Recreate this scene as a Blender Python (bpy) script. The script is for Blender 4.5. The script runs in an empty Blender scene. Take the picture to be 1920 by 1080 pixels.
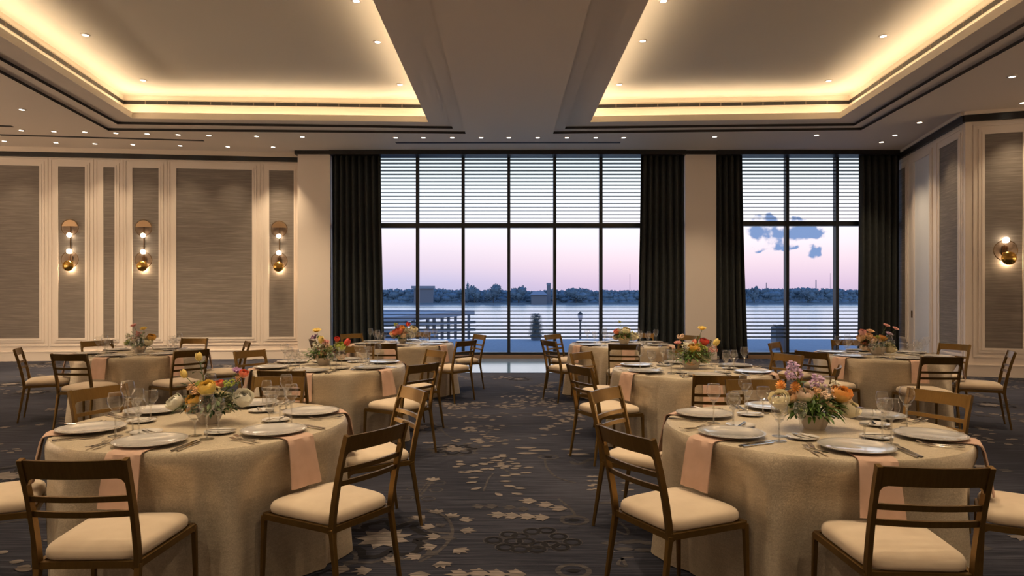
import bpy, bmesh, math, random
from mathutils import Vector, Matrix
R = math.radians
rnd = random.Random(11)
C = bpy.context.scene.collection
SC = bpy.context.scene

# ------------------------------------------------------------------ camera model (metres; camera at the origin, looking along +Y)
F, PX, HY, H = 1256.0, 951.0, 555.0, 1.485
def bp(px, py, z):                      # point of a horizontal plane z seen at (px, py)
    d = (H - z) * F / (py - HY)
    return Vector(((px - PX) * d / F, d, z))
def at(px, py, d):                      # point at depth d seen at (px, py)
    return Vector(((px - PX) * d / F, d, H - (py - HY) * d / F))

# ------------------------------------------------------------------ materials
def lin(c):
    f = lambda v: v / 12.92 if v <= 0.04045 else ((v + 0.055) / 1.055) ** 2.4
    return tuple(f(x / 255.0) for x in c) + (1.0,)
def mat(name, col, rough=0.6, metal=0.0, **kw):
    m = bpy.data.materials.new(name); m.use_nodes = True
    b = m.node_tree.nodes['Principled BSDF']
    b.inputs['Base Color'].default_value = col if len(col) == 4 else tuple(col) + (1.0,)
    b.inputs['Roughness'].default_value = rough; b.inputs['Metallic'].default_value = metal
    for k, v in kw.items(): b.inputs[k.replace('_', ' ')].default_value = v
    return m
def nodes(m): return m.node_tree.nodes, m.node_tree.links, m.node_tree.nodes['Principled BSDF']
def ramp(N, stops, interp='LINEAR'):
    r = N.new('ShaderNodeValToRGB'); e = r.color_ramp.elements; r.color_ramp.interpolation = interp
    while len(e) < len(stops): e.new(0.5)
    for i, (p, c) in enumerate(stops):
        e[i].position = p; e[i].color = c if len(c) == 4 else tuple(c) + (1.0,)
    return r
def tex(N, L, kind, scale, coord='Object', stretch=None, **kw):
    tc = N.new('ShaderNodeTexCoord'); mp = N.new('ShaderNodeMapping'); t = N.new('ShaderNodeTex' + kind)
    L.new(tc.outputs[coord], mp.inputs[0]); L.new(mp.outputs[0], t.inputs['Vector'])
    if stretch: mp.inputs['Scale'].default_value = stretch
    t.inputs['Scale'].default_value = scale
    for k, v in kw.items(): t.inputs[k].default_value = v
    return t
def bump(N, L, b, sock, strength, dist):
    n = N.new('ShaderNodeBump'); n.inputs['Strength'].default_value = strength; n.inputs['Distance'].default_value = dist
    L.new(sock, n.inputs['Height']); L.new(n.outputs[0], b.inputs['Normal'])
def emis(name, col, s):
    m = bpy.data.materials.new(name); m.use_nodes = True; N = m.node_tree.nodes; L = m.node_tree.links
    N.clear(); e = N.new('ShaderNodeEmission'); o = N.new('ShaderNodeOutputMaterial')
    e.inputs[0].default_value = tuple(col[:3]) + (1,); e.inputs[1].default_value = s; L.new(e.outputs[0], o.inputs[0]); return m
def thin_glass(name, tint, base, edge, rough=0.0):
    m = bpy.data.materials.new(name); m.use_nodes = True; N = m.node_tree.nodes; L = m.node_tree.links
    N.clear(); t = N.new('ShaderNodeBsdfTransparent'); g = N.new('ShaderNodeBsdfGlossy'); x = N.new('ShaderNodeMixShader')
    f = N.new('ShaderNodeLayerWeight'); f.inputs[0].default_value = .5; o = N.new('ShaderNodeOutputMaterial')
    p = N.new('ShaderNodeMath'); p.operation = 'POWER'; p.inputs[1].default_value = 4.0; L.new(f.outputs['Facing'], p.inputs[0])
    q = N.new('ShaderNodeMath'); q.operation = 'MULTIPLY_ADD'; q.inputs[1].default_value = edge; q.inputs[2].default_value = base; L.new(p.outputs[0], q.inputs[0])
    t.inputs[0].default_value = tuple(tint) + (1,); g.inputs['Roughness'].default_value = rough
    L.new(q.outputs[0], x.inputs[0]); L.new(t.outputs[0], x.inputs[1]); L.new(g.outputs[0], x.inputs[2]); L.new(x.outputs[0], o.inputs[0])
    return m

M = {}
M['ceiling'] = mat('ceiling_paint', (.78, .665, .565), .8)
M['tray'] = mat('tray_paint', (.82, .73, .61), .8)
M['cream'] = mat('cream_paint', (.78, .67, .58), .5)
M['black_trim'] = mat('black_trim', (.012, .010, .009), .4)
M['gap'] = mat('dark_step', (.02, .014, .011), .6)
M['divider'] = mat('vent_divider', (.16, .12, .09), .6)
M['white_panel'] = mat('white_panel', (.72, .70, .70), .35)
def fabric_wall():
    m = mat('grasscloth', (.2, .16, .13), .75); N, L, b = nodes(m)
    t = tex(N, L, 'Noise', 3.2, 'Object', (.55, .55, 16), Detail=6.0, Roughness=.62)
    t2 = tex(N, L, 'Noise', 60, 'Object', (.06, .06, 2.2), Detail=3.0)
    mx = N.new('ShaderNodeMath'); mx.operation = 'MULTIPLY_ADD'; mx.inputs[1].default_value = .35
    L.new(t2.outputs[0], mx.inputs[0]); L.new(t.outputs[0], mx.inputs[2])
    r = ramp(N, [(.42, (.135, .110, .092)), (.66, (.180, .149, .126)), (.92, (.275, .236, .203))])
    L.new(mx.outputs[0], r.inputs[0]); L.new(r.outputs[0], b.inputs['Base Color'])
    bump(N, L, b, mx.outputs[0], .15, .004)
    return m
M['grasscloth'] = fabric_wall()
def bronze(name, c0, c1, rough):
    m = mat(name, c0, rough, .75); N, L, b = nodes(m)
    t = tex(N, L, 'Noise', 18, 'Object', (8, 1, 1), Detail=4.0)
    r = ramp(N, [(.3, c0), (.75, c1)]); L.new(t.outputs[0], r.inputs[0]); L.new(r.outputs[0], b.inputs['Base Color'])
    return m
M['bronze'] = bronze('bronzed_metal', (.195, .112, .032), (.235, .138, .040), .34)
def upholstery():
    m = mat('cream_upholstery', (.70, .56, .41), .85); N, L, b = nodes(m)
    t = tex(N, L, 'Noise', 9, 'Object', None, Detail=5.0)
    r = ramp(N, [(.3, (.66, .525, .385)), (.7, (.74, .60, .45))]); L.new(t.outputs[0], r.inputs[0]); L.new(r.outputs[0], b.inputs['Base Color'])
    t2 = tex(N, L, 'Noise', 420, 'Object'); bump(N, L, b, t2.outputs[0], .12, .001)
    b.inputs['Sheen Weight'].default_value = .25
    return m
M['upholstery'] = upholstery()
def sequin():
    m = mat('gold_sequin_cloth', (.5, .37, .2), .45, .38); N, L, b = nodes(m)
    v = tex(N, L, 'Voronoi', 230, 'Object')
    n1 = tex(N, L, 'Noise', 9, 'Object', (1, 1, 9), Detail=5.0)
    sep = N.new('ShaderNodeSeparateColor'); L.new(v.outputs['Color'], sep.inputs[0])
    mx = N.new('ShaderNodeMath'); mx.operation = 'MULTIPLY_ADD'; mx.inputs[1].default_value = .40
    sc = N.new('ShaderNodeMath'); sc.operation = 'MULTIPLY'; sc.inputs[1].default_value = .60
    L.new(n1.outputs[0], sc.inputs[0]); L.new(sep.outputs[0], mx.inputs[0]); L.new(sc.outputs[0], mx.inputs[2])
    r = ramp(N, [(.15, (.50, .415, .30)), (.5, (.60, .505, .375)), (.85, (.72, .62, .475))])
    L.new(mx.outputs[0], r.inputs[0]); L.new(r.outputs[0], b.inputs['Base Color'])
    rr = N.new('ShaderNodeMapRange'); rr.inputs['To Min'].default_value = .33; rr.inputs['To Max'].default_value = .60
    L.new(sep.outputs[1], rr.inputs[0]); L.new(rr.outputs[0], b.inputs['Roughness'])
    ge = N.new('ShaderNodeNewGeometry')             # every sequin tips its own way
    v1 = N.new('ShaderNodeVectorMath'); v1.operation = 'SUBTRACT'; v1.inputs[1].default_value = (.5, .5, .5); L.new(v.outputs['Color'], v1.inputs[0])
    v2 = N.new('ShaderNodeVectorMath'); v2.operation = 'SCALE'; v2.inputs['Scale'].default_value = .12; L.new(v1.outputs[0], v2.inputs[0])
    v3 = N.new('ShaderNodeVectorMath'); v3.operation = 'ADD'; L.new(ge.outputs['Normal'], v3.inputs[0]); L.new(v2.outputs[0], v3.inputs[1])
    v4 = N.new('ShaderNodeVectorMath'); v4.operation = 'NORMALIZE'; L.new(v3.outputs[0], v4.inputs[0]); L.new(v4.outputs[0], b.inputs['Normal'])
    return m
M['sequin'] = sequin()
def cloth(name, c0, c1, scale=300):
    m = mat(name, c0, .85); N, L, b = nodes(m)
    t = tex(N, L, 'Noise', 14, 'Object', None, Detail=4.0)
    r = ramp(N, [(.35, c0), (.7, c1)]); L.new(t.outputs[0], r.inputs[0]); L.new(r.outputs[0], b.inputs['Base Color'])
    t2 = tex(N, L, 'Noise', scale, 'Object'); bump(N, L, b, t2.outputs[0], .15, .001)
    return m
M['pink'] = cloth('blush_linen', (.56, .37, .28), (.63, .42, .325))
M['curtain'] = cloth('dark_curtain', (.018, .0195, .0175), (.027, .0285, .0255), 120)
M['porcelain'] = mat('porcelain', (.56, .535, .52), .14, 0, Coat_Weight=.6)
M['white_plate'] = mat('white_plate', (.66, .62, .58), .2, 0, Coat_Weight=.3)
M['silver_rim'] = mat('silver_rim', (.50, .47, .45), .28, .35)
M['steel'] = mat('cutlery_steel', (.62, .58, .54), .16, 1.0)
M['glassware'] = thin_glass('drinking_glass', (.985, .985, .98), .11, .9, .03)
M['solid_glass'] = thin_glass('glass_stem', (.96, .96, .95), .26, .6, .12)
M['pane'] = thin_glass('window_glass', (.995, 1.0, 1.0), .0003, .3)
def fritmat():
    m = mat('frit_print', lin((70, 90, 118)), .6); N, L, b = nodes(m)
    t = N.new('ShaderNodeBsdfTransparent'); x = N.new('ShaderNodeMixShader'); x.inputs[0].default_value = .74
    L.new(t.outputs[0], x.inputs[1]); L.new(b.outputs[0], x.inputs[2]); L.new(x.outputs[0], N['Material Output'].inputs[0]); return m
M['frit'] = fritmat()
M['frame'] = mat('window_frame', (.013, .014, .017), .4)
M['wood_sill'] = mat('wood_sill', (.25, .16, .10), .45)
M['brass'] = mat('polished_brass', (.62, .38, .10), .16, 1.0)
M['copper'] = mat('copper_disc', (.40, .26, .15), .38, .85)
M['dark_brass'] = mat('dark_brass', (.16, .10, .05), .35, .9)
M['ring_glass'] = thin_glass('sconce_glass', (.93, .86, .80), .06, .4)
M['bulb'] = emis('bulb_glow', (1.0, .80, .55), 14.0)
M['led'] = emis('downlight_glow', (1.0, .90, .74), 9.0)
M['bowl'] = mat('stoneware_bowl', (.62, .54, .45), .5)
M['stem'] = mat('plant_stem', (.10, .17, .045), .6)
def leafmat(name, c0, c1):
    m = mat(name, c0, .5); N, L, b = nodes(m); t = tex(N, L, 'Noise', 25, 'Object')
    r = ramp(N, [(.3, c0), (.7, c1)]); L.new(t.outputs[0], r.inputs[0]); L.new(r.outputs[0], b.inputs['Base Color']); return m
M['leaf'] = leafmat('green_leaf', (.06, .13, .025), (.17, .27, .06))
M['leaf_dark'] = leafmat('dark_leaf', (.04, .085, .025), (.12, .18, .05))
PET = {'white': (.95, .91, .80), 'cream': (.95, .86, .63), 'yellow': (.95, .72, .22), 'gold': (.95, .60, .15), 'orange': (.95, .50, .15),
       'peach': (.95, .66, .42), 'coral': (.90, .30, .18), 'red': (.80, .10, .07), 'pink': (.90, .52, .48), 'lilac': (.78, .60, .79),
       'blush': (.95, .76, .63), 'purple': (.50, .28, .48), 'lime': (.58, .64, .18)}
for k, c in PET.items():
    M['p_' + k] = leafmat('petal_' + k, tuple(x * .93 for x in c), tuple(min(1, x * 1.07) for x in c))
def carpet_base():
    m = mat('carpet', (.03, .028, .032), .95); N, L, b = nodes(m)
    t = tex(N, L, 'Noise', 5.5, 'Object', (.35, 13, 1), Detail=7.0, Roughness=.65)
    t2 = tex(N, L, 'Noise', .55, 'Object', None, Detail=2.0)
    t3 = tex(N, L, 'Noise', 150, 'Object')
    a = N.new('ShaderNodeMath'); a.operation = 'MULTIPLY_ADD'; a.inputs[1].default_value = .5; L.new(t2.outputs[0], a.inputs[0]); L.new(t.outputs[0], a.inputs[2])
    r = ramp(N, [(.48, (.0065, .0068, .0115)), (.68, (.0165, .0168, .0255)), (.92, (.060, .060, .080))])
    L.new(a.outputs[0], r.inputs[0]); L.new(r.outputs[0], b.inputs['Base Color']); bump(N, L, b, t3.outputs[0], .3, .003)
    b.inputs['Specular IOR Level'].default_value = .12; b.inputs['Sheen Weight'].default_value = .03; b.inputs['Sheen Tint'].default_value = (.6, .7, 1, 1)
    return m
M['carpet'] = carpet_base()
def carpet_fig(name, c, lo):
    m = mat(name, c, .95); N, L, b = nodes(m)
    t = tex(N, L, 'Noise', 7, 'Object', (.6, 9, 1), Detail=6.0, Roughness=.7)
    r = ramp(N, [(.36, lo), (.62, c)]); L.new(t.outputs[0], r.inputs[0]); L.new(r.outputs[0], b.inputs['Base Color']); b.inputs['Specular IOR Level'].default_value = .12
    return m
M['fig_light'] = carpet_fig('carpet_figure_light', (.25, .21, .19), (.06, .052, .053))
M['fig_mid'] = carpet_fig('carpet_figure_mid', (.088, .078, .08), (.022, .020, .024))
M['fig_dark'] = carpet_fig('carpet_figure_dark', (.010, .009, .011), (.02, .018, .021))
M['tile'] = mat('polished_stone', (.12, .21, .33), .12, 0, Specular_IOR_Level=.9)  # blue of the window's reflection put into the stone's base colour
M['terrace'] = cloth('terrace_paving', (.25, .30, .34), (.31, .36, .40), 40)
def watermat():
    m = mat('river_water', (.95, .96, .98), .2, .9); N, L, b = nodes(m)
    t = tex(N, L, 'Noise', .08, 'Object', (.4, 1.6, 1), Detail=6.0); bump(N, L, b, t.outputs[0], .15, .4)
    b.inputs['Specular IOR Level'].default_value = .8
    return m
M['water'] = watermat()
M['tree'] = leafmat('hazy_far_foliage', (.10, .165, .22), (.16, .235, .29))  # distance haze mixed into the leaf colour as extra blue
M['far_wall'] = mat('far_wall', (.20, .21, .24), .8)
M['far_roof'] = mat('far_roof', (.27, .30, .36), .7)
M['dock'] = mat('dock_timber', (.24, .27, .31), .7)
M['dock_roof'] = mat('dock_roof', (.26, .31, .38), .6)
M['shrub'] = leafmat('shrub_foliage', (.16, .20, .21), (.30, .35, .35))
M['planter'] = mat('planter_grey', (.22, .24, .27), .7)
M['iron'] = mat('black_iron', (.06, .065, .07), .5)
M['lampglass'] = mat('lamp_glass', (.6, .62, .65), .2)

# ------------------------------------------------------------------ mesh helpers
class MB:
    def __init__(s): s.v = []; s.f = []
    def add(s, vs, fs):
        o = len(s.v); s.v += [tuple(v) for v in vs]; s.f += [tuple(o + i for i in f) for f in fs]; return s
    def hexa(s, b, t):                   # four bottom points, four top points (same winding)
        return s.add(list(b) + list(t), [(3, 2, 1, 0), (4, 5, 6, 7)] + [(i, (i + 1) % 4, 4 + (i + 1) % 4, 4 + i) for i in range(4)])
    def box(s, lo, hi):
        (a, b, c), (d, e, f) = lo, hi
        return s.hexa([(a, b, c), (d, b, c), (d, e, c), (a, e, c)], [(a, b, f), (d, b, f), (d, e, f), (a, e, f)])
    def bar(s, p, q, w0, h0, w1=None, h1=None, up=(0, 0, 1)):   # rectangular bar p->q, w across, h along 'up'
        p, q = Vector(p), Vector(q); w1 = w0 if w1 is None else w1; h1 = h0 if h1 is None else h1
        t = (q - p).normalized(); u = Vector(up); sd = t.cross(u).normalized(); u = sd.cross(t).normalized()
        ring = lambda c, w, h: [c - sd * w / 2 - u * h / 2, c + sd * w / 2 - u * h / 2, c + sd * w / 2 + u * h / 2, c - sd * w / 2 + u * h / 2]
        return s.hexa(ring(p, w0, h0), ring(q, w1, h1))
    def tube(s, pts, rad, n=8, cap=True):
        pts = [Vector(p) for p in pts]; rs = rad if isinstance(rad, (list, tuple)) else [rad] * len(pts)
        vs = []; fs = []
        for i, p in enumerate(pts):
            t = (pts[min(i + 1, len(pts) - 1)] - pts[max(i - 1, 0)]).normalized()
            a = t.orthogonal().normalized() if i == 0 else (a - t * a.dot(t)).normalized()
            b = t.cross(a)
            vs += [p + (a * math.cos(2 * math.pi * k / n) + b * math.sin(2 * math.pi * k / n)) * rs[i] for k in range(n)]
        for i in range(len(pts) - 1):
            fs += [(i * n + k, i * n + (k + 1) % n, (i + 1) * n + (k + 1) % n, (i + 1) * n + k) for k in range(n)]
        if cap: fs += [tuple(range(n))[::-1], tuple((len(pts) - 1) * n + k for k in range(n))]
        return s.add(vs, fs)
    def lathe(s, prof, n=24, c=(0, 0, 0), close=False):
        vs = []; fs = []; m = len(prof)
        for r, z in prof:
            vs += [(c[0] + r * math.cos(2 * math.pi * k / n), c[1] + r * math.sin(2 * math.pi * k / n), c[2] + z) for k in range(n)]
        for i in range(m - 1 + (1 if close else 0)):
            j = (i + 1) % m
            fs += [(i * n + k, i * n + (k + 1) % n, j * n + (k + 1) % n, j * n + k) for k in range(n)]
        if not close:
            if prof[0][0] > 1e-5: fs.append(tuple(range(n))[::-1])
            if prof[-1][0] > 1e-5: fs.append(tuple((m - 1) * n + k for k in range(n)))
        return s.add(vs, fs)
    def prism(s, poly, z0, z1):
        n = len(poly)
        return s.add([(x, y, z0) for x, y in poly] + [(x, y, z1) for x, y in poly],
                     [tuple(range(n))[::-1], tuple(range(n, 2 * n))] + [(i, (i + 1) % n, n + (i + 1) % n, n + i) for i in range(n)])
    def ball(s, c, r, n=10, m=7, sq=(1, 1, 1)):
        prof = [(r * math.sin(math.pi * i / m), -r * math.cos(math.pi * i / m)) for i in range(m + 1)]
        o = len(s.v); s.lathe([(max(a, 1e-6), b) for a, b in prof], n)
        for i in range(o, len(s.v)):
            x, y, z = s.v[i]; s.v[i] = (c[0] + x * sq[0], c[1] + y * sq[1], c[2] + z * sq[2])
        return s
    def xf(s, mtx):
        s.v = [tuple(mtx @ Vector(v)) for v in s.v]; return s
    def build(s, name, m, parent=None, smooth=False, loc=None, bevel=0, weld=True):
        me = bpy.data.meshes.new(name); me.from_pydata(s.v, [], s.f)
        bm = bmesh.new(); bm.from_mesh(me)
        if weld: bmesh.ops.remove_doubles(bm, verts=bm.verts, dist=1e-5)
        bmesh.ops.recalc_face_normals(bm, faces=bm.faces); bm.to_mesh(me); bm.free()
        me.materials.append(m)
        if smooth:
            me.polygons.foreach_set('use_smooth', [True] * len(me.polygons))
            if smooth != 'all': me.set_sharp_from_angle(angle=R(40))
        o = bpy.data.objects.new(name, me); C.objects.link(o)
        if parent: o.parent = parent
        if loc: o.location = loc
        if bevel:
            b = o.modifiers.new('edge', 'BEVEL'); b.width = bevel; b.segments = 2; b.limit_method = 'ANGLE'
        return o
def tag(o, label, cat, group=None, kind=None):
    o['label'] = label; o['category'] = cat
    if group: o['group'] = group
    if kind: o['kind'] = kind
    return o
def struct(o): o['kind'] = 'structure'; return o
def empty(name, loc=(0, 0, 0), rz=0.0):
    o = bpy.data.objects.new(name, None); C.objects.link(o); o.location = loc; o.rotation_euler = (0, 0, rz); o.empty_display_size = .05; return o
KIDS = {}
def kids(o):
    if o.name not in KIDS: KIDS[o.name] = [c for c in bpy.data.objects if c.parent == o]
    return KIDS[o.name]
def dup(o, loc=None, rz=None, parent=None):
    c = o.copy(); C.objects.link(c)
    if loc is not None: c.location = loc
    if rz is not None: c.rotation_euler = (0, 0, rz)
    if parent is not None: c.parent = parent
    for k in kids(o): dup(k, parent=c)
    return c

# ------------------------------------------------------------------ shell: floor, ceiling, walls
ZC, ZS1, ZS2, ZL, ZT = 4.88, 4.93, 4.98, 5.10, 5.52
FY = -4.0
fl = MB().box((-14.5, FY - .5, -.12), (13.5, 16.4, 0)).build('floor', M['carpet']); struct(fl)
tile = MB().box((-4.1, 12.95, -.02), (4.15, 15.95, .006)).build('floor_stone', M['tile']); struct(tile)
# -- carpet figures: flat woven ornament lying in the floor plane
fig = {'light': MB(), 'mid': MB(), 'dark': MB()}
ZF = {'mid': .0010, 'dark': .0021, 'light': .0032}; nfig = [0]
def zlayer(k):                           # overlapping figures never share one height
    nfig[0] += 1; return ZF[k] + (nfig[0] % 47) * 2e-5
def fpoly(k, pts):
    z = zlayer(k); n = len(pts); cx = sum(p[0] for p in pts) / n; cy = sum(p[1] for p in pts) / n
    fig[k].add([(cx, cy, z)] + [(p[0], p[1], z) for p in pts], [(0, 1 + i, 1 + (i + 1) % n) for i in range(n)])
def fribbon(k, pts, w):
    z = zlayer(k); vs = []
    for i, p in enumerate(pts):
        a = pts[max(i - 1, 0)]; b = pts[min(i + 1, len(pts) - 1)]; dx, dy = b[0] - a[0], b[1] - a[1]; l = math.hypot(dx, dy) or 1
        vs += [(p[0] - dy / l * w / 2, p[1] + dx / l * w / 2, z), (p[0] + dy / l * w / 2, p[1] - dx / l * w / 2, z)]
    fig[k].add(vs, [(2 * i, 2 * i + 1, 2 * i + 3, 2 * i + 2) for i in range(len(pts) - 1)])
def curve(ctrl, n=18):
    out = []; P = [ctrl[0]] + list(ctrl) + [ctrl[-1]]
    for i in range(1, len(P) - 2):
        for j in range(n):
            t = j / n; a, b, c, d = P[i - 1], P[i], P[i + 1], P[i + 2]
            out.append(tuple(.5 * (2 * b[q] + (c[q] - a[q]) * t + (2 * a[q] - 5 * b[q] + 4 * c[q] - d[q]) * t * t + (3 * b[q] - a[q] - 3 * c[q] + d[q]) * t ** 3) for q in (0, 1)))
    out.append(tuple(ctrl[-1])); return out
def fleaf(k, x, y, a, l, w):
    pts = []
    for i in range(9):
        t = i / 8; pts.append((t * l, w / 2 * math.sin(math.pi * t) ** .8))
    pts += [(p[0], -p[1]) for p in pts[-2:0:-1]]
    fpoly(k, [(x + p[0] * math.cos(a) - p[1] * math.sin(a), y + p[0] * math.sin(a) + p[1] * math.cos(a)) for p in pts])
def flobe(k, x, y, a, s, n=5):          # fan of pointed lobes (palmette leaf)
    pts = [(0, -.10 * s), (-.06 * s, 0), (0, .10 * s)]
    for i in range(n):
        t = (i / (n - 1) - .5) * 2.0; r = s * (1 - .28 * abs(t)); an = -t * 1.0
        pts.append((r * math.cos(an), r * math.sin(an) * .95))
        if i < n - 1:
            t2 = ((i + .5) / (n - 1) - .5) * 2; pts.append((s * .62 * math.cos(-t2), s * .62 * math.sin(-t2)))
    fpoly(k, [(x + p[0] * math.cos(a) - p[1] * math.sin(a), y + p[0] * math.sin(a) + p[1] * math.cos(a)) for p in pts])
def fring(k, x, y, r, w):
    fribbon(k, [(x + r * math.cos(t * math.pi / 8), y + r * math.sin(t * math.pi / 8)) for t in range(17)], w)
def fdots(k, x, y, r, n, s):
    for i in range(n):
        a = rnd.random() * 6.28; q = r * math.sqrt(rnd.random()); fleaf(k, x + q * math.cos(a), y + q * math.sin(a), rnd.random() * .6 - .3, s, s * .7)
def frosette(x, y, s):
    N_ = 26; o = [(x + s * (1 + .22 * math.sin(7 * t) + .08 * math.sin(13 * t)) * math.cos(t), y + s * (1 + .22 * math.sin(7 * t + 1) + .1 * math.sin(12 * t)) * math.sin(t)) for t in [2 * math.pi * i / 52 for i in range(53)]]
    sc = lambda q: [(x + (p[0] - x) * q, y + (p[1] - y) * q) for p in o]
    fribbon('mid', sc(1.95), s * .16); fribbon('dark', sc(1.55), s * .28)
    st = [(x + s * (1.05 if i % 2 else .68) * math.cos(i * math.pi / 9), y + s * (1.05 if i % 2 else .68) * math.sin(i * math.pi / 9)) for i in range(18)]
    fpoly('light', st)
    for i in range(10):
        a = i * 2 * math.pi / 10; flobe('mid', x + 2.15 * s * math.cos(a), y + 2.15 * s * math.sin(a), a, s * .5, 3)
def fp(cx, cy):                          # crop (640,680) x2.7 -> floor
    p = bp(640 + cx / 2.7, 680 + cy / 2.7, 0); return (p.x, p.y)
frosette(*fp(215, 890), .17)
for i in range(2):
    pass
def leaves_px(lst, k, s, n=5):
    for cx, cy, a in lst:
        x, y = fp(cx, cy); flobe(k, x, y, R(a), s, n)
fribbon('mid', curve([fp(*p) for p in [(395, 1010), (500, 950), (560, 870), (545, 800), (490, 760), (420, 740)]]), .022)
leaves_px([(485, 765, 100), (545, 785, 60), (600, 800, 20), (605, 850, -10), (575, 945, -40), (500, 1010, -70), (470, 835, 170), (500, 880, 190), (480, 930, 200), (400, 975, 215), (420, 790, 150)], 'light', .105)
leaves_px([(400, 1060, -90), (150, 1050, 200), (40, 1050, 180), (280, 1010, 140)], 'light', .11)
leaves_px([(830, 772, 180), (900, 777, 180), (975, 780, 182), (1050, 785, 184)], 'light', .13)
leaves_px([(985, 703, 175), (1070, 722, 172), (1140, 742, 168)], 'light', .13)
leaves_px([(720, 725, 200), (790, 728, 180), (880, 735, 170), (950, 742, 180)], 'mid', .10)
fribbon('mid', curve([fp(*p) for p in [(1030, 485), (1040, 530), (1090, 580), (1190, 610)]]), .02)
fribbon('mid', curve([fp(*p) for p in [(720, 650), (745, 590), (770, 560)]]), .015)
for cx, cy, a in [(690, 605, 200), (700, 582, 195), (720, 556, 150), (765, 548, 100), (810, 540, 70), (800, 575, 0), (850, 567, 0), (905, 560, 10), (920, 535, 20), (800, 602, 0), (820, 625, -10), (870, 636, -10), (860, 662, -20), (780, 660, -60), (710, 634, 215)]:
    x, y = fp(cx, cy); fleaf('light', x, y, R(a), .10, .05)
for i, (cx, cy) in enumerate([(850, 870), (905, 880), (965, 855), (1040, 850), (1100, 880), (870, 905), (935, 905), (1000, 925), (770, 900), (905, 945), (990, 945), (1060, 920), (1110, 935), (1170, 910), (830, 935)]):
    x, y = fp(cx, cy); fring('dark', x, y, .045, .02); fring('mid', x, y, .062, .006)
for cx, cy in [(495, 610), (480, 645), (440, 690), (330, 685), (365, 640), (410, 610)]:
    x, y = fp(cx, cy); fring('mid', x, y, .05, .012)
fribbon('mid', [fp(395, 680), fp(460, 600)], .02); fribbon('mid', [fp(375, 680), fp(440, 600)], .012)
leaves_px([(460, 600, 90)], 'light', .12)
for cx, cy in [(1240, 578), (1265, 578), (1270, 600), (1240, 600), (1245, 625), (1270, 640), (1240, 645), (1262, 618)]:
    x, y = fp(cx, cy); fleaf('light', x, y, 0, .06, .04)
for cx, cy in [(1410, 610), (1440, 612), (1415, 650), (1445, 645)]:
    x, y = fp(cx, cy); fleaf('light', x, y, 0, .06, .04)
for cx, cy, n in [(700, 525, 22), (740, 505, 18), (670, 325, 22), (610, 270, 12), (780, 270, 10), (870, 215, 30), (960, 195, 30), (540, 405, 10), (700, 395, 12), (430, 210, 14), (820, 395, 14), (1080, 260, 16), (1090, 350, 10), (560, 220, 14), (1050, 155, 8), (640, 215, 16)]:
    x, y = fp(cx, cy); fdots('light', x, y, .30, n, .075)
leaves_px([(560, 445, 90), (620, 450, 60), (510, 450, 120)], 'mid', .2)
frosette(*fp(575, 440), .11)
for cx, cy, a in [(990, 432, 180), (1060, 445, 180), (1110, 440, 0), (1000, 460, 180), (1140, 465, 0), (1050, 268, 180), (1100, 255, 0), (1130, 268, 0)]:
    x, y = fp(cx, cy); fleaf('light', x, y, R(a), .22, .075)
fribbon('mid', curve([fp(*p) for p in [(1160, 500), (1200, 515), (1260, 490), (1300, 480)]]), .05)
for pts in ([(720, 380), (760, 340), (860, 320), (920, 318)], [(500, 330), (540, 370), (600, 385)], [(840, 470), (800, 520), (860, 560)], [(1420, 990), (1440, 1030), (1400, 1020), (1430, 990), (1480, 985)], [(1400, 800), (1450, 850), (1440, 870), (1390, 850)], [(1110, 780), (1180, 780), (1160, 740), (1100, 690)]):
    fribbon('mid', curve([fp(*p) for p in pts]), .02)
for cx, cy in [(1180, 798), (1175, 1055), (1048, 478)]:
    x, y = fp(cx, cy); fring('mid', x, y, .085, .03); fleaf('dark', x - .04, y, 0, .08, .05)
leaves_px([(640, 1075, 180), (740, 1070, 180), (830, 1075, 180), (930, 1075, 180)], 'light', .13)
for cx, cy in [(1310, 915), (1400, 910), (1440, 905), (1510, 915), (1380, 945), (1480, 950), (1350, 770), (1300, 710)]:
    x, y = fp(cx, cy); fleaf('mid', x, y, 0, .12, .06)
def sprig(x, y, a, L_, k):
    pts = curve([(x, y), (x + L_ * .5 * math.cos(a + .4), y + L_ * .5 * math.sin(a + .4)), (x + L_ * math.cos(a), y + L_ * math.sin(a))], 8)
    fribbon('mid', pts, .016)
    for i in range(2, len(pts), 2):
        for sg in (-1, 1):
            fleaf(k, pts[i][0], pts[i][1], a + sg * 1.0, .11, .05)
for i in range(560):
    x = rnd.uniform(-13, 12); y = rnd.uniform(2.2, 15.6)
    if -1.9 < x < 1.9 and y < 7.5: continue
    if -4.1 < x < 4.15 and y > 12.6: continue
    q = rnd.random(); a = rnd.random() * 6.28
    if q < .3: sprig(x, y, a, rnd.uniform(.5, .9), rnd.choice(['light', 'mid']))
    elif q < .5: fdots('light', x, y, .32, 16, .08)
    elif q < .62: frosette(x, y, rnd.uniform(.1, .17))
    elif q < .85:
        for j in range(5): flobe(rnd.choice(['light', 'light', 'mid']), x + j * .17 * math.cos(a), y + j * .17 * math.sin(a), a + math.pi, .12)
    else: fribbon('mid', curve([(x, y), (x + .3, y + .3 * math.sin(a)), (x + .7, y - .2 * math.cos(a)), (x + 1.0, y + .2)]), .02)
for k in ('mid', 'dark', 'light'):
    fig[k].build('woven_pattern', M['fig_' + k], fl, weld=False)

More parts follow.
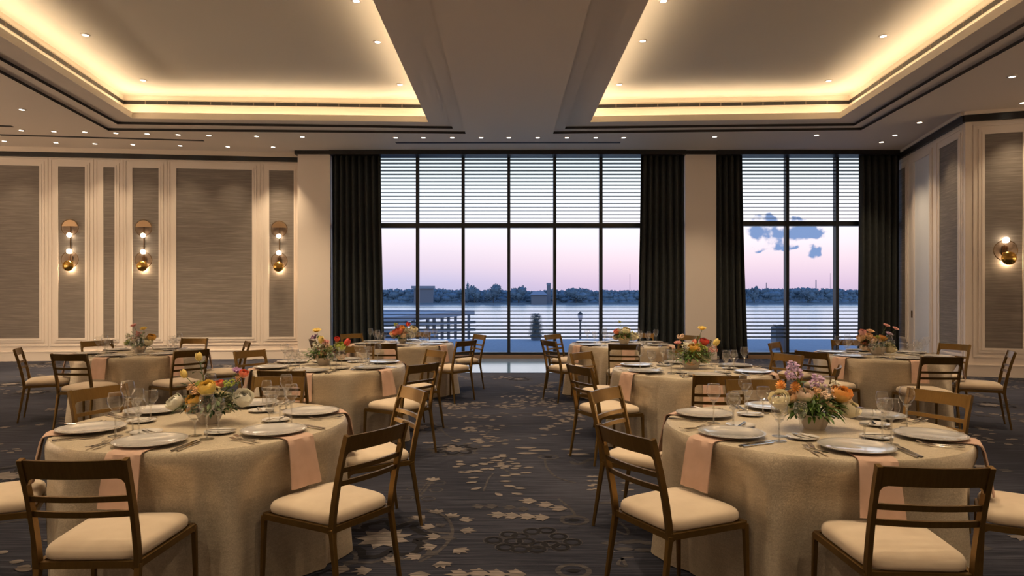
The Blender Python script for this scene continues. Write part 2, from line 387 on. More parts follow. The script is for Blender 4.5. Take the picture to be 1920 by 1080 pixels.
# -- ceiling with two stepped coffers
FRONT = 3.0
def coffer(zs_pts):
    """zs_pts: (z, back-inner px, back-outer px, outer side px) -> four plan corners"""
    z, bi, bo, so = zs_pts
    a, b, c = bp(*bi, z), bp(*bo, z), bp(*so, z)
    t = (FRONT - b.y) / (c.y - b.y); e = b.lerp(c, t)
    return [Vector((a.x, a.y)), Vector((b.x, b.y)), Vector((e.x, FRONT)), Vector((a.x, FRONT))]
LEFT = [coffer(p) for p in [(ZC, (873, 251), (203, 245), (0, 135)), (ZS1, (849, 241.5), (220, 233), (0, 111.5)), (ZS2, (803, 229), (248, 222), (0, 67))]]
RIGHT = [coffer(p) for p in [(ZC, (1037, 251), (1615, 244), (1920, 75)), (ZS1, (1059, 242), (1602, 235.7), (1920, 48)), (ZS2, (1107, 229), (1575, 222), (1915, 3))]]
for g, dy in ((LEFT, 1), (RIGHT, -1)):     # widen the outer steps towards the off-frame front
    g[0][2].y = g[0][3].y = FRONT - .6; g[1][2].y = g[1][3].y = FRONT - .3
def inset(q, d):                          # move quad edges outward by d
    c = sum(q, Vector((0, 0))) / 4; out = []
    n = len(q)
    def off(i):
        a, b = q[i], q[(i + 1) % n]; t = (b - a).normalized(); nn = Vector((t.y, -t.x))
        if nn.dot((a + b) / 2 - c) < 0: nn = -nn
        return a + nn * d, t
    for i in range(n):
        p1, t1 = off(i - 1); p2, t2 = off(i); det = t1.x * t2.y - t1.y * t2.x; w = p2 - p1
        s = (w.x * t2.y - w.y * t2.x) / det; out.append(p1 + t1 * s)
    return out
bm = bmesh.new(); edges = []
for loop in ([Vector((-14.6, FY - .3)), Vector((13.6, FY - .3)), Vector((13.6, 16.5)), Vector((-14.6, 16.5))], LEFT[0], RIGHT[0]):
    vs = [bm.verts.new((p.x, p.y, ZC)) for p in loop]
    edges += [bm.edges.new((vs[i], vs[(i + 1) % 4])) for i in range(4)]
bmesh.ops.triangle_fill(bm, use_beauty=True, edges=edges)
me = bpy.data.meshes.new('ceiling'); bm.to_mesh(me); bm.free(); me.materials.append(M['ceiling'])
ceil = bpy.data.objects.new('ceiling', me); C.objects.link(ceil); struct(ceil)
def ring_flat(o, i, z): 
    m = MB()
    for k in range(4):
        a, b, c, d = o[k], o[(k + 1) % 4], i[(k + 1) % 4], i[k]
        m.add([(a.x, a.y, z), (b.x, b.y, z), (c.x, c.y, z), (d.x, d.y, z)], [(0, 1, 2, 3)])
    return m
def ring_wall(q, z0, z1, m=None):
    m = m or MB()
    for k in range(4):
        a, b = q[k], q[(k + 1) % 4]
        m.add([(a.x, a.y, z0), (b.x, b.y, z0), (b.x, b.y, z1), (a.x, a.y, z1)], [(0, 1, 2, 3)])
    return m
def area(name, loc, sx, sy, rot, power, col):
    l = bpy.data.lights.new(name, 'AREA'); l.shape = 'RECTANGLE'; l.size = sx; l.size_y = sy; l.energy = power; l.color = col
    o = bpy.data.objects.new(name, l); C.objects.link(o); o.location = loc; o.rotation_euler = rot; return o
def cove_rot(t, inw, tilt=46):           # LED strip along t, beaming up and tilted towards the tray's middle
    zl = -(Vector((0, 0, 1)) * math.cos(R(tilt)) + Vector((inw.x, inw.y, 0)) * math.sin(R(tilt)))
    xl = Vector((t.x, t.y, 0)); yl = zl.cross(xl)
    return Matrix((xl, yl, zl)).transposed().to_euler()
COVE = 2.75      # watts per metre of LED strip
WARM = (1.0, .79, .53)
SIDE = 'left'
for g, side in ((LEFT, 'left'), (RIGHT, 'right')):
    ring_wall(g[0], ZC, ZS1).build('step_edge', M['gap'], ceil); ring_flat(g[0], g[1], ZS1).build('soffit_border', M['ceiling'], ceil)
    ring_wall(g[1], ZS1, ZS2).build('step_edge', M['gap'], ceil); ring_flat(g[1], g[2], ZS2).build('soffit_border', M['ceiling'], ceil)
    lip = inset(g[2], .03); wall = inset(g[2], .30)
    m = ring_wall(g[2], ZS2, ZL); ring_wall(lip, ZL - .07, ZL, m); m.v += []; 
    mm = ring_flat(lip, g[2], ZL); m.add(mm.v, mm.f); mm = ring_flat(wall, lip, ZL - .07); m.add(mm.v, mm.f)
    m.build('cove_lip', M['tray'], ceil)
    ring_wall(wall, ZL - .07, ZT).build('cove_wall', M['tray'], ceil)
    MB().add([(p.x, p.y, ZT) for p in wall], [(0, 1, 2, 3)]).build('tray_ceiling', M['tray'], ceil)
    vin = inset(g[2], .285)
    vent = empty('slot_vent', (0, 0, 0)); tag(vent, f'black linear air slot with pale dividers around the {side} ceiling tray', 'vent')
    m = MB()
    for k in range(4):
        a, b = vin[k], vin[(k + 1) % 4]; a2, b2 = wall[k], wall[(k + 1) % 4]
        m.hexa([(a.x, a.y, 5.345), (b.x, b.y, 5.345), (b2.x, b2.y, 5.345), (a2.x, a2.y, 5.345)], [(a.x, a.y, 5.41), (b.x, b.y, 5.41), (b2.x, b2.y, 5.41), (a2.x, a2.y, 5.41)])
        L_ = (b - a).length; t = (b - a) / L_; nn = (a2 - a) - t * (a2 - a).dot(t); nn.normalize()
        n = int(L_ / .42)
        for i in range(1, n):
            p = a + t * (i * L_ / n) - nn * .003
            q = p + nn * .01
            MB().hexa([(p.x - t.x * .012, p.y - t.y * .012, 5.347), (p.x + t.x * .012, p.y + t.y * .012, 5.347), (q.x + t.x * .012, q.y + t.y * .012, 5.347), (q.x - t.x * .012, q.y - t.y * .012, 5.347)],
                    [(p.x - t.x * .012, p.y - t.y * .012, 5.408), (p.x + t.x * .012, p.y + t.y * .012, 5.408), (q.x + t.x * .012, q.y + t.y * .012, 5.408), (q.x - t.x * .012, q.y - t.y * .012, 5.408)]).build('divider', M['divider'], vent)
    m.build('slot', M['black_trim'], vent)
    mid = inset(g[2], .13)
    for k in range(4):                    # LED strips lying in the cove behind the lip
        a, b = mid[k], mid[(k + 1) % 4]; L_ = (b - a).length; c = (a + b) / 2; an = math.atan2((b - a).y, (b - a).x)
        inw = Vector((-math.sin(an), math.cos(an))); cc = sum(mid, Vector((0, 0))) / 4
        tl_ = 1 if inw.dot(cc - c) > 0 else -1
        area('cove_led', (c.x, c.y, ZL - .05), L_ - .1, .05, cove_rot((b - a) / L_, inw * tl_, 62), COVE * L_, WARM)
        area('cove_led', (c.x, c.y, ZL - .05), L_ - .1, .04, cove_rot((b - a) / L_, inw * tl_, -14), COVE * .34 * L_, WARM)

# -- walls (plan points)
A0, A1 = Vector((-14.2, 14.93)), Vector((-4.94, 15.9))            # panelled wall left of the window
B0, B1, B2, B3 = Vector((9.32, 16.0)), Vector((8.48, 12.4)), Vector((9.35, 12.12)), Vector((13.3, 10.85))
def wray(px, py, a, b, off=0.0):          # where the pixel's ray meets the vertical plane a-b (moved off towards the room)
    t = (b - a).normalized(); n = Vector((t.y, -t.x)); n = n if n.dot(Vector((0, 0)) - a) > 0 else -n
    k = (px - PX) / F; p0 = a + n * off
    d = (p0.dot(n)) / (k * n.x + n.y); return Vector((k * d, d, H - (py - HY) * d / F))
def wall(name, a, b, z0=0.0, z1=ZC, th=.2):
    t = (b - a).normalized(); n = Vector((t.y, -t.x)); n = n if n.dot(-a) > 0 else -n
    a2, b2 = a - n * th, b - n * th
    o = MB().hexa([(a.x, a.y, z0), (b.x, b.y, z0), (b2.x, b2.y, z0), (a2.x, a2.y, z0)], [(a.x, a.y, z1), (b.x, b.y, z1), (b2.x, b2.y, z1), (a2.x, a2.y, z1)]).build(name, M['cream'])
    return struct(o)
wl = wall('wall_left', A0, A1)
wr1 = wall('wall_right', B0, B1); wr2 = wall('wall_right_return', B1, B2); wr3 = wall('wall_right_end', B2, B3)
wall('wall_side_left', Vector((-14.2, FY)), A0); wall('wall_side_right', B3, Vector((13.3, FY)))
wall('wall_front', Vector((-14.4, FY)), Vector((13.5, FY)))
def wbox(m, a, b, s0, s1, z0, z1, o0, o1):    # a box on wall a-b: s along the wall, o out from it
    t = (b - a).normalized(); n = Vector((t.y, -t.x)); n = n if n.dot(-a) > 0 else -n
    q = lambda s, o: a + t * s + n * o
    P = [q(s0, o0), q(s1, o0), q(s1, o1), q(s0, o1)]
    return m.hexa([(p.x, p.y, z0) for p in P], [(p.x, p.y, z1) for p in P])
def srange(px0, px1, a, b):
    t = (b - a).normalized(); f = lambda px: (wray(px, HY, a, b).xy - a).dot(t)
    s0, s1 = f(px0), f(px1); return (min(s0, s1), max(s0, s1))
def panel(wobj, a, b, px0, px1, zb, zt, fm, frame=True, name='fabric_panel', s=None):
    s0, s1 = s if s else srange(px0, px1, a, b)
    wbox(MB(), a, b, s0, s1, zb, zt, -.02, .008).build(name, fm, wobj)
    if not frame: return s0, s1
    m = MB()
    for e, w, o in ((0, .045, .022), (.045, .05, .014), (.15, .03, .012)):   # stepped picture-frame moulding
        q0, q1 = e, e + w
        wbox(m, a, b, s0 - q1, s0 - q0, zb - q1, zt + q1, -.02, o); wbox(m, a, b, s1 + q0, s1 + q1, zb - q1, zt + q1, -.02, o)
        wbox(m, a, b, s0 - q0, s1 + q0, zt + q0, zt + q1, -.02, o); wbox(m, a, b, s0 - q0, s1 + q0, zb - q1, zb - q0, -.02, o)
    m.build('panel_moulding', M['cream'], wobj, weld=False)
    return s0, s1
def zwall(px, py, a, b): return wray(px, py, a, b).z
ZB_, ZT_ = zwall(300, 633, A0, A1), zwall(300, 315.5, A0, A1)
for x0, x1 in ((-70, 74.5), (110, 160), (194.5, 215.5), (249, 298), (331, 473), (505, 551)):
    panel(wl, A0, A1, x0, x1, ZB_, ZT_, M['grasscloth'])
panel(wl, A0, A1, 0, 0, ZB_, ZT_, M['grasscloth'], s=(.4, 1.75))
# panels on the angled wall right of the windows
ZB2, ZT2 = zwall(1860, 652.5, B1, B2), zwall(1860, 251, B1, B2)
L1 = (B1 - B0).length
panel(wr1, B0, B1, 1677, 1699, ZB2, ZT2, M['grasscloth'])
panel(wr1, B0, B1, 1763, 1798, ZB2, ZT2, M['grasscloth'])
s0, s1 = srange(1716, 1745, B0, B1)
dr = struct(wbox(MB(), B0, B1, s0, s1, ZB2 - .3, ZT2, -.02, .012).build('door_1', M['white_panel']))
m = MB()
for e, w, o in ((0, .05, .034), (.05, .06, .024)):
    q0, q1 = e, e + w
    wbox(m, B0, B1, s0 - q1, s0 - q0, .02, ZT2 + q1, -.02, o); wbox(m, B0, B1, s1 + q0, s1 + q1, .02, ZT2 + q1, -.02, o); wbox(m, B0, B1, s0 - q0, s1 + q0, ZT2 + q0, ZT2 + q1, -.02, o)
    wbox(m, B0, B1, s0 - q0, s1 + q0, ZB2 - .3 - q1, ZB2 - .3 - q0, -.02, o)
m.build('door_frame', M['cream'], dr, weld=False)
wbox(MB(), B0, B1, s0 - .075, s0 - .055, 1.0, 1.16, .02, .06).build('door_handle', M['dark_brass'], dr)
# return wall facing the room: one big panel that runs on to the end wall
m0, m1 = srange(1846, 1917, B1, B2); panel(wr2, B1, B2, 1846, 1917, ZB2, ZT2, M['grasscloth'])
panel(wr3, B2, B3, 0, 0, ZB2, ZT2, M['grasscloth'], s=(.5, 1.2)); panel(wr3, B2, B3, 0, 0, ZB2, ZT2, M['grasscloth'], s=(1.75, 3.6))
# skirting and black crown
def strip(name, a, b, z0, z1, out, m_, ext=0.0):
    L_ = (b - a).length; return struct(wbox(MB(), a, b, -ext, L_ + ext, z0, z1, -.02, out).build(name, m_))
for n, a, b in (('left', A0, A1), ('right', B0, B1), ('right_return', B1, B2), ('right_end', B2, B3)):
    bb = strip('baseboard_' + n, a, b, 0, .20, .022, M['cream']); wbox(MB(), a, b, 0, (b - a).length, .20, .225, -.01, .03).build('baseboard_cap', M['cream'], bb)
strip('trim_1', A0, A1, 4.66, 4.765, .05, M['black_trim']); strip('trim_2', A0, A1, 4.765, ZC, .035, M['ceiling'])
for i, (a, b) in enumerate(((B0, B1), (B1, B2), (B2, B3))):
    strip('trim_%d' % (3 + i), a, b, 4.70, 4.82, .06, M['black_trim'], .03); strip('trim_%d' % (6 + i), a, b, 4.82, ZC, .09, M['ceiling'], .04)
# columns
def column(name, x0, x1, yf):
    a = at(x0, HY, yf).x; b = at(x1, HY, yf).x
    c = struct(MB().box((a, yf, 0), (b, 16.25, ZC)).build(name, M['cream']))
    MB().box((a - .06, yf - .05, 4.79), (b + .06, 16.2, ZC - .002)).build('crown', M['black_trim'], c)
    m = MB().box((a - .012, yf - .02, 0), (b + .012, 16.2, .22)).build('plinth', M['cream'], c)
    return a, b
ca0, ca1 = column('wall_column_left', 558, 619, 15.65)
cb0, cb1 = column('wall_column_right', 1285, 1343, 15.65)

# ------------------------------------------------------------------ windows
YW = 16.0
def X(px, d=YW): return (px - PX) * d / F
def Z(py, d=YW): return H - (py - HY) * d / F
ZTOP, ZBOT = Z(293), Z(661)
def window(name, x0, x1, mulls, ytr, wtr, side):
    w = empty(name); struct(w)
    m = MB(); hw = .036
    zt0, zt1 = Z(ytr + 4.5), Z(ytr - 4.5)
    for px in mulls: m.box((X(px) - hw, YW - .06, ZBOT), (X(px) + hw, YW + .09, ZTOP))
    m.box((x0, YW - .05, zt0), (x1, YW + .08, zt1)); m.box((x0, YW - .05, ZTOP - .02), (x1, YW + .08, ZTOP + .06))
    m.box((x0, YW - .06, ZBOT - .05), (x1, YW + .09, ZBOT + .01))
    m.box((x0 - .05, YW - .05, ZBOT), (x0 + .03, YW + .08, ZTOP)); m.box((x1 - .03, YW - .05, ZBOT), (x1 + .05, YW + .08, ZTOP))
    m.build('window_frame', M['frame'], w, weld=False)
    xs = [x0] + [X(p) for p in mulls] + [x1]
    for i in range(len(xs) - 1):
        for z0, z1 in ((ZBOT, zt0), (zt1, ZTOP)):
            MB().box((xs[i], YW + .02, z0), (xs[i + 1], YW + .03, z1)).build('pane', M['pane'], w)
    fr = MB()                              # printed shading lines on the outer glass, thick at head and foot, thin towards eye level
    y = 299.0
    while y < ytr - 6:
        t = (ytr - y) / (ytr - 299.0); h = .85 + 3.2 * t ** 1.5
        fr.box((x0, YW + .032, Z(y + h / 2)), (x1, YW + .034, Z(y - h / 2))); y += 6.86
    y = 576.0
    while y < 636:
        t = (y - 576) / 60.0; h = .8 + 3.0 * t
        fr.box((x0, YW + .032, Z(y + h / 2)), (x1, YW + .034, Z(y - h / 2))); y += 7.0
    fr.build('glass_stripe_pattern', M['frit'], w, weld=False)
    MB().box((x0, YW - .14, 0), (x1, YW + .08, ZBOT - .05)).build('window_sill', M['wood_sill'], w)
    return w
window('window_1', ca1, cb0, [697, 783, 868.5, 954, 1040, 1126.5, 1212], 423, 0, 'c')
window('window_2', cb1, 9.28, [1383, 1475, 1568, 1660], 419.5, 0, 'r')
struct(MB().box((ca1 - .3, 15.98, ZTOP + .04), (9.5, 16.3, ZC + .2)).build('wall_window_head', M['black_trim']))
struct(MB().box((ca1, 15.55, 4.775), (cb0, 15.98, ZC - .004)).build('trim_10', M['black_trim']))
struct(MB().box((cb1, 15.55, 4.775), (B0.x, 15.98, ZC - .004)).build('trim_11', M['black_trim']))

# curtains: pleated sheets with real thickness
def curtain(xt0, xt1, xb0, xb1, label, seed):
    r = random.Random(seed); n = int((xt1 - xt0) * 70); rows = 14; yc = 15.76
    ph = [r.uniform(0, 6.28) for _ in range(4)]; z1, z0 = 4.78, .025
    vs = []; fs = []
    for j in range(rows + 1):
        v = j / rows; z = z1 + (z0 - z1) * v
        for i in range(n + 1):
            u = i / n; e = v ** 1.6
            x = (xt0 + (xt1 - xt0) * u) * (1 - e) + (xb0 + (xb1 - xb0) * u) * e
            s = u * (xt1 - xt0)
            amp = .055 + .02 * v
            y = yc + amp * math.sin(s * 2 * math.pi / .145 + ph[0] + .9 * math.sin(s * 5 + ph[1] + v)) + .02 * math.sin(s * 3.1 + ph[2] + v * 2)
            vs.append((x, y, z))
    for j in range(rows):
        fs += [(j * (n + 1) + i, j * (n + 1) + i + 1, (j + 1) * (n + 1) + i + 1, (j + 1) * (n + 1) + i) for i in range(n)]
    o = MB().add(vs, fs).build('curtain', M['curtain'], smooth='all')
    s = o.modifiers.new('thickness', 'SOLIDIFY'); s.thickness = .006
    tag(o, label, 'curtain', 'dark floor-length curtains')
q = lambda px: X(px, 15.76)
curtain(ca1 + .02, q(714), ca1 + .02, q(722), 'dark curtain beside the left column, at the left edge of the wide window', 1)
curtain(q(1201), cb0 - .02, q(1195), cb0 - .02, 'dark curtain at the right edge of the wide window, left of the slim column', 2)
curtain(cb1 + .02, q(1391), cb1 + .02, q(1401), 'dark curtain right of the slim column, flaring at its hem', 3)
curtain(q(1613), B0.x - .1, q(1609), B0.x - .1, 'dark curtain in the corner by the angled panelled wall', 4)

# ------------------------------------------------------------------ ceiling fittings
DL = [(41, 205), (40, 244), (101, 246), (159, 247), (217, 249), (276, 250.5), (334, 252), (392, 253.5), (481, 255), (567, 256), (8, 264), (105, 267), (178, 269), (249, 270.5),
      (338, 272.5), (427, 274.5), (512, 275)] + [(x, 257.5) for x in (742, 794, 848, 902, 954, 1008, 1063, 1117, 1169)] + [(1340, 256), (1531, 253), (1653, 266), (1678, 253), (1724, 229), (1898, 143), (1918, 192)]
DT = [(160, 65), (268, 150), (750, 158), (708, 78), (668, 1), (1656, 67), (1554, 151), (1161, 158), (1205, 76), (1244, 1)]
dlp = empty('downlight'); MB().lathe([(.045, -.001), (.045, -.012), (.066, -.012), (.070, -.006), (.070, -.001)], 20, close=True).build('trim_ring', M['cream'], dlp)
MB().lathe([(.0001, -.006), (.045, -.006), (.045, -.002), (.0001, -.002)], 18).build('lens', M['led'], dlp)
SPOT_S, SPOT_T = 165.0, 265.0
def spot(loc, power, ang=74, blend=1.0, tilt=(0, 0)):
    l = bpy.data.lights.new('downlight_beam', 'SPOT'); l.energy = power; l.color = (1.0, .765, .49); l.spot_size = R(ang); l.spot_blend = blend; l.shadow_soft_size = .05
    o = bpy.data.objects.new('downlight_beam', l); C.objects.link(o); o.location = loc; o.rotation_euler = (tilt[0], tilt[1], 0)
first = True
def ords(n): return ['first', 'second', 'third', 'fourth', 'fifth', 'sixth', 'seventh', 'eighth', 'ninth', 'tenth'][n]
for i, (px, py) in enumerate(DL + DT):
    tray = i >= len(DL); p = bp(px, py, ZT if tray else ZC)
    o = dlp if i == 0 else dup(dlp)
    o.location = p
    if tray:
        k = i - len(DL); lab = ('left' if k < 5 else 'right') + ' tray'; nm = [('farther', 'outer'), ('nearer', 'outer'), ('nearest the window', 'inner'), ('middle', 'inner'), ('top-edge', 'inner')]
        a = ['upper of two on the outer side', 'lower of two on the outer side', 'lowest of three on the aisle side', 'middle of three on the aisle side', 'cut by the picture top'][k % 5]
        lb = f'round downlight in the {lab} ceiling, {a}'
    elif i == 0: lb = 'lone round downlight in the left soffit above the two rows'
    elif i < 10: lb = f'small round downlight, {ords(i - 1)} from left in upper row above the panelled wall'
    elif i < 17: lb = f'small round downlight, {ords(i - 10)} from left in lower row above the panelled wall'
    elif i < 26: lb = f'small round downlight, {ords(i - 17)} from left in the row before the wide window'
    else: lb = 'small round downlight in the right soffit, ' + ['by the slim column', 'above the narrow window', 'lowest, above the corner curtain', 'just above the corner pair', 'beside the black crown trim', 'high, at the right picture edge', 'cut by the right picture edge'][i - 26]
    tag(o, lb, 'downlight', 'recessed downlights')
    spot(p + Vector((0, 0, -.03)), SPOT_T if tray else SPOT_S * (.55 if 17 <= i < 26 else .38 if 10 <= i < 16 else 1.5 if i in (9, 16, 26) else .6 if 29 <= i < len(DL) else 1), 70 if tray else 80)
for sx in (-2.05, -6.4, 2.1, 6.0):          # the rows go on overhead, out of view
    for y in (7.2, 5.2, 3.6): spot((sx, y, ZT - .03), SPOT_T * (.72 if y < 4 else .95), 70)
for x, y in ((-9.5, 10), (-9.2, 6), (-9, 2), (9, 8), (9, 4), (0, 8), (0, 4.5)): spot((x, y, ZC - .03), SPOT_S, 80)
for x in (-6.5, -2.2, 2.2, 6.5):  # wide fill beams without fittings, added overhead and behind the camera
    for y in (.8, -1.6): spot((x, y, ZC - .03), 75, 135, .5)
# linear slots in the soffit
def slot(p, q_, label):
    a, b = bp(*p, ZC), bp(*q_, ZC); o = MB().bar(a + Vector((0, 0, -.004)), b + Vector((0, 0, -.004)), .09, .012).build('ceiling_slot', M['gap']); tag(o, label, 'vent')
slot((742, 267.5), (1163, 267), 'long dark ceiling slot in front of the wide window')
slot((0, 252.5), (382, 263.5), 'long dark ceiling slot between the two left downlight rows')
slot((-40, 235), (23, 236.5), 'short dark ceiling slot at the left picture edge')

# sconces
def sconce(parts, a, b, px, label, group=None):
    s = empty('wall_sconce', wray(px, HY, a, b)); 
    t = (b - a).normalized(); n = Vector((t.y, -t.x)); n = n if n.dot(-a) > 0 else -n
    s.rotation_euler = (0, 0, math.atan2(-n.x, n.y) + math.pi)         # local -Y faces the room
    z0 = H; s.location.z = 0
    def disc(r, y0, y1, c, m_, nm, half=None):
        N_ = 40; pts = [(c[0] + r * math.cos(2 * math.pi * i / N_), c[1] + r * math.sin(2 * math.pi * i / N_)) for i in range(N_)]
        if half: pts = [p for p in pts if p[1] >= half]
        k = len(pts)
        MB().add([(p[0], y0, p[1]) for p in pts] + [(p[0], y1, p[1]) for p in pts], [tuple(range(k)), tuple(range(k, 2 * k))[::-1]] + [(i, (i + 1) % k, k + (i + 1) % k, k + i) for i in range(k)]).build(nm, m_, s)
    def ring(r, c, y, nm='ring', a0=0, a1=360):
        MB().tube([(c[0] + r * math.cos(R(a0 + (a1 - a0) * i / 40)), y, c[1] + r * math.sin(R(a0 + (a1 - a0) * i / 40))) for i in range(41)], .008, 6).build(nm, M['dark_brass'], s, smooth='all')
    for k in parts:
        if k[0] == 'upper':
            x, z, r = k[1], k[2], k[3]; ring(r, (x, z), -.06); disc(r * .93, -.058, -.064, (x, z), M['copper'], 'copper_half_disc', z + .01)
            disc(r * .93, -.05, -.054, (x, z), M['ring_glass'], 'glass_disc')
            MB().ball((x, -.085, z - r * .95), .052, 16, 10).build('bulb', M['bulb'], s, smooth='all')
            MB().tube([(x, -.02, z - r * .95), (x, -.085, z - r * .95)], .014, 8).build('bulb_holder', M['dark_brass'], s)
        if k[0] == 'lower':
            x, z, r = k[1], k[2], k[3]; ring(r, (x, z), -.06, 'ring'); disc(r * .93, -.05, -.054, (x, z), M['ring_glass'], 'glass_disc')
            MB().ball((x, -.085, z + r * 1.02), .055, 16, 10).build('bulb', M['bulb'], s, smooth='all')
            MB().tube([(x, -.02, z + r * 1.02), (x, -.085, z + r * 1.02)], .014, 8).build('bulb_holder', M['dark_brass'], s)
            MB().ball((x + k[4], -.13, z - r * .78), r * .66, 24, 14, (1, .45, 1)).build('brass_dome', M['brass'], s, smooth='all')
            MB().tube([(x + k[4], -.02, z - r * .78), (x + k[4], -.1, z - r * .78)], .010, 10).build('dome_holder', M['dark_brass'], s)
            l = bpy.data.lights.new('dome_glow', 'POINT'); l.energy = 8; l.color = (1, .72, .42); l.shadow_soft_size = .02
            lo = bpy.data.objects.new('dome_glow', l); C.objects.link(lo); lo.location = s.matrix_basis @ Vector((x + k[4], -.045, z - r * .78 - .05))
    zs = [k[2] for k in parts]
    MB().tube([(0, -.03, min(zs) - .1), (0, -.03, max(zs) + .1)], .012, 8).build('rod', M['dark_brass'], s)
    MB().box((-.045, -.03, min(zs) - .08), (.045, .0, min(zs) + .08)).build('back_plate', M['dark_brass'], s)
    tag(s, label, 'sconce', group)
dA = wray(270, HY, A0, A1).y
for px, lab in ((133.5, 'brass wall sconce on the first narrow panel from left'), (271, 'brass wall sconce on the narrow panel left of the widest full panel'), (524.5, 'brass wall sconce on the narrow panel beside the left column')):
    d = wray(px, HY, A0, A1).y; dy = (px - 133) * .006
    sconce([('upper', 0, Z(427 + dy, d), .185), ('lower', 0, Z(487 + dy, d), .185, 0)], A0, A1, px, lab, 'double sconces on the panelled wall')
d = wray(1885, HY, B1, B2).y
sconce([('lower', 0, Z(470, d), .185, .03)], B1, B2, 1883, 'brass wall sconce with one bulb on the panel at the right')

# extra sconces added on the unseen side walls to lift the ambient light
src = next(o for o in bpy.data.objects if o.name == 'wall_sconce')
for i, (x, y, rz) in enumerate(((-14.1, 10.5, 90), (-14.1, 6.5, 90), (-14.0, 2.5, 90), (13.2, 8, -90), (13.2, 4, -90))):
    o = dup(src, (x, y, 0), R(rz)); o['label'] = 'brass wall sconce added on an unseen side wall for ambient light'; o['group'] = 'sconces added outside the picture'
    l = bpy.data.lights.new('added_sconce_fill', 'POINT'); l.energy = 170 if x < 0 else 80; l.color = (1, .78, .54); l.shadow_soft_size = .12
    lo = bpy.data.objects.new('added_sconce_fill', l); C.objects.link(lo); a = R(rz - 90); lo.location = (x + .3 * math.cos(a), y + .3 * math.sin(a), 1.95)
# ------------------------------------------------------------------ chairs
def chair_proto():
    ch = empty('banquet_chair')
    wr, wf, yr, yf = .195, .228, -.24, .19
    out = []
    n = 40
    def outline(s, k=7.0):
        pts = []
        for i in range(n):
            a = 2 * math.pi * i / n; ca, sa = math.cos(a), math.sin(a)
            u = math.copysign(abs(ca) ** (2 / k), ca); v = math.copysign(abs(sa) ** (2 / k), sa)
            pts.append((u * (wr + (wf - wr) * (v + 1) / 2) * s, -.025 + v * .22 * s))
        return pts
    m = MB(); vs = []
    prof = [(.955, .432), (.99, .438), (1.0, .452), (.995, .466), (.965, .480), (.90, .490), (.75, .499), (.5, .506), (.2, .509)]
    for s, z in prof: vs += [(x, y, z) for x, y in outline(s)]
    fs = []
    for j in range(len(prof) - 1): fs += [(j * n + i, j * n + (i + 1) % n, (j + 1) * n + (i + 1) % n, (j + 1) * n + i) for i in range(n)]
    fs += [tuple(range(n))[::-1], tuple((len(prof) - 1) * n + i for i in range(n))]
    m.add(vs, fs).build('seat', M['upholstery'], ch, smooth='all')
    m = MB(); zf = .417; hh = .028
    m.bar((-wr, yr, zf), (wr, yr, zf), .022, hh); m.bar((-wf, yf, zf), (wf, yf, zf), .022, hh)
    m.bar((-wr, yr, zf), (-wf, yf, zf), .022, hh); m.bar((wr, yr, zf), (wf, yf, zf), .022, hh)
    # curved gussets under the frame at each leg
    for sx in (-1, 1):
        for (x, y, dx, dy) in ((sx * wr, yr, -sx, 0), (sx * wr, yr, 0, 1), (sx * wf, yf, -sx, 0), (sx * wf, yf, 0, -1)):
            r = .042; arc = [(r - r * math.sin(t * math.pi / 12), r - r * math.cos(t * math.pi / 12)) for t in range(7)]
            poly = [(0, 0)] + [(a, b) for a, b in arc][::-1]
            w = .008; nx, ny = (0, 1) if dx else (1, 0)
            P = lambda a, b, o: (x + dx * a + nx * o, y + dy * a + ny * o, zf - .012 - b)
            k = len(poly)
            m.add([P(a, b, -w) for a, b in poly] + [P(a, b, w) for a, b in poly], [tuple(range(k))[::-1], tuple(range(k, 2 * k))] + [(i, (i + 1) % k, k + (i + 1) % k, k + i) for i in range(k)])
    m.build('seat_frame', M['bronze'], ch, weld=False)
    for sx in (-1, 1):
        MB().bar((sx * wr, yr, .42), (sx * (wr + .012), yr - .065, .0), .024, .028, .016, .018, up=(0, 1, 0)).build('leg', M['bronze'], ch, bevel=.003)
        MB().bar((sx * wf, yf, .42), (sx * (wf + .006), yf + .012, .0), .022, .026, .015, .017, up=(0, 1, 0)).build('leg', M['bronze'], ch, bevel=.003)
        m = MB(); N_ = 6
        P = lambda t: Vector((sx * (wr + .003 * t), yr - .015 * t - .085 * t ** 1.5, .405 + .455 * t))
        for i in range(N_): m.bar(P(i / N_), P((i + 1) / N_ + (.001 if i < N_ - 1 else 0)), .019, .032 - .006 * i / N_, .019, .032 - .006 * (i + 1) / N_, up=(0, 1, 0))
        m.build('back_post', M['bronze'], ch)
    def rail(name, z0, z1, bow, fil, th=.013):
        m = MB(); N_ = 24; vs = []; w = wr - .004
        yat = lambda z: yr - .015 * ((z - .405) / .455) - .085 * max(0, (z - .405) / .455) ** 1.5
        for i in range(N_ + 1):
            u = -1 + 2 * i / N_; x = u * w; dd = w - abs(x); drop = 0
            if fil and dd < fil: drop = fil - math.sqrt(max(0, fil ** 2 - (fil - dd) ** 2))
            zb = z0 - drop; b = -bow * (1 - u * u)
            for z, s in ((zb, -1), (z1, -1), (z1, 1), (zb, 1)): vs.append((x, yat(z) + b + s * th / 2, z))
        fs = [(3, 2, 1, 0), tuple(N_ * 4 + i for i in range(4))]
        for i in range(N_): fs += [(i * 4 + k, i * 4 + (k + 1) % 4, (i + 1) * 4 + (k + 1) % 4, (i + 1) * 4 + k) for k in range(4)]
        m.add(vs, fs).build(name, M['bronze'], ch)
    rail('top_rail', .782, .858, .022, .034, .016)
    rail('crossbar', .684, .708, .02, 0); rail('crossbar', .620, .645, .02, 0)
    return ch
CH = chair_proto(); used = [False]
def place(proto, flag, loc, rz):
    if not flag[0]:
        flag[0] = True; proto.location = loc; proto.rotation_euler = (0, 0, rz); return proto
    return dup(proto, loc, rz)

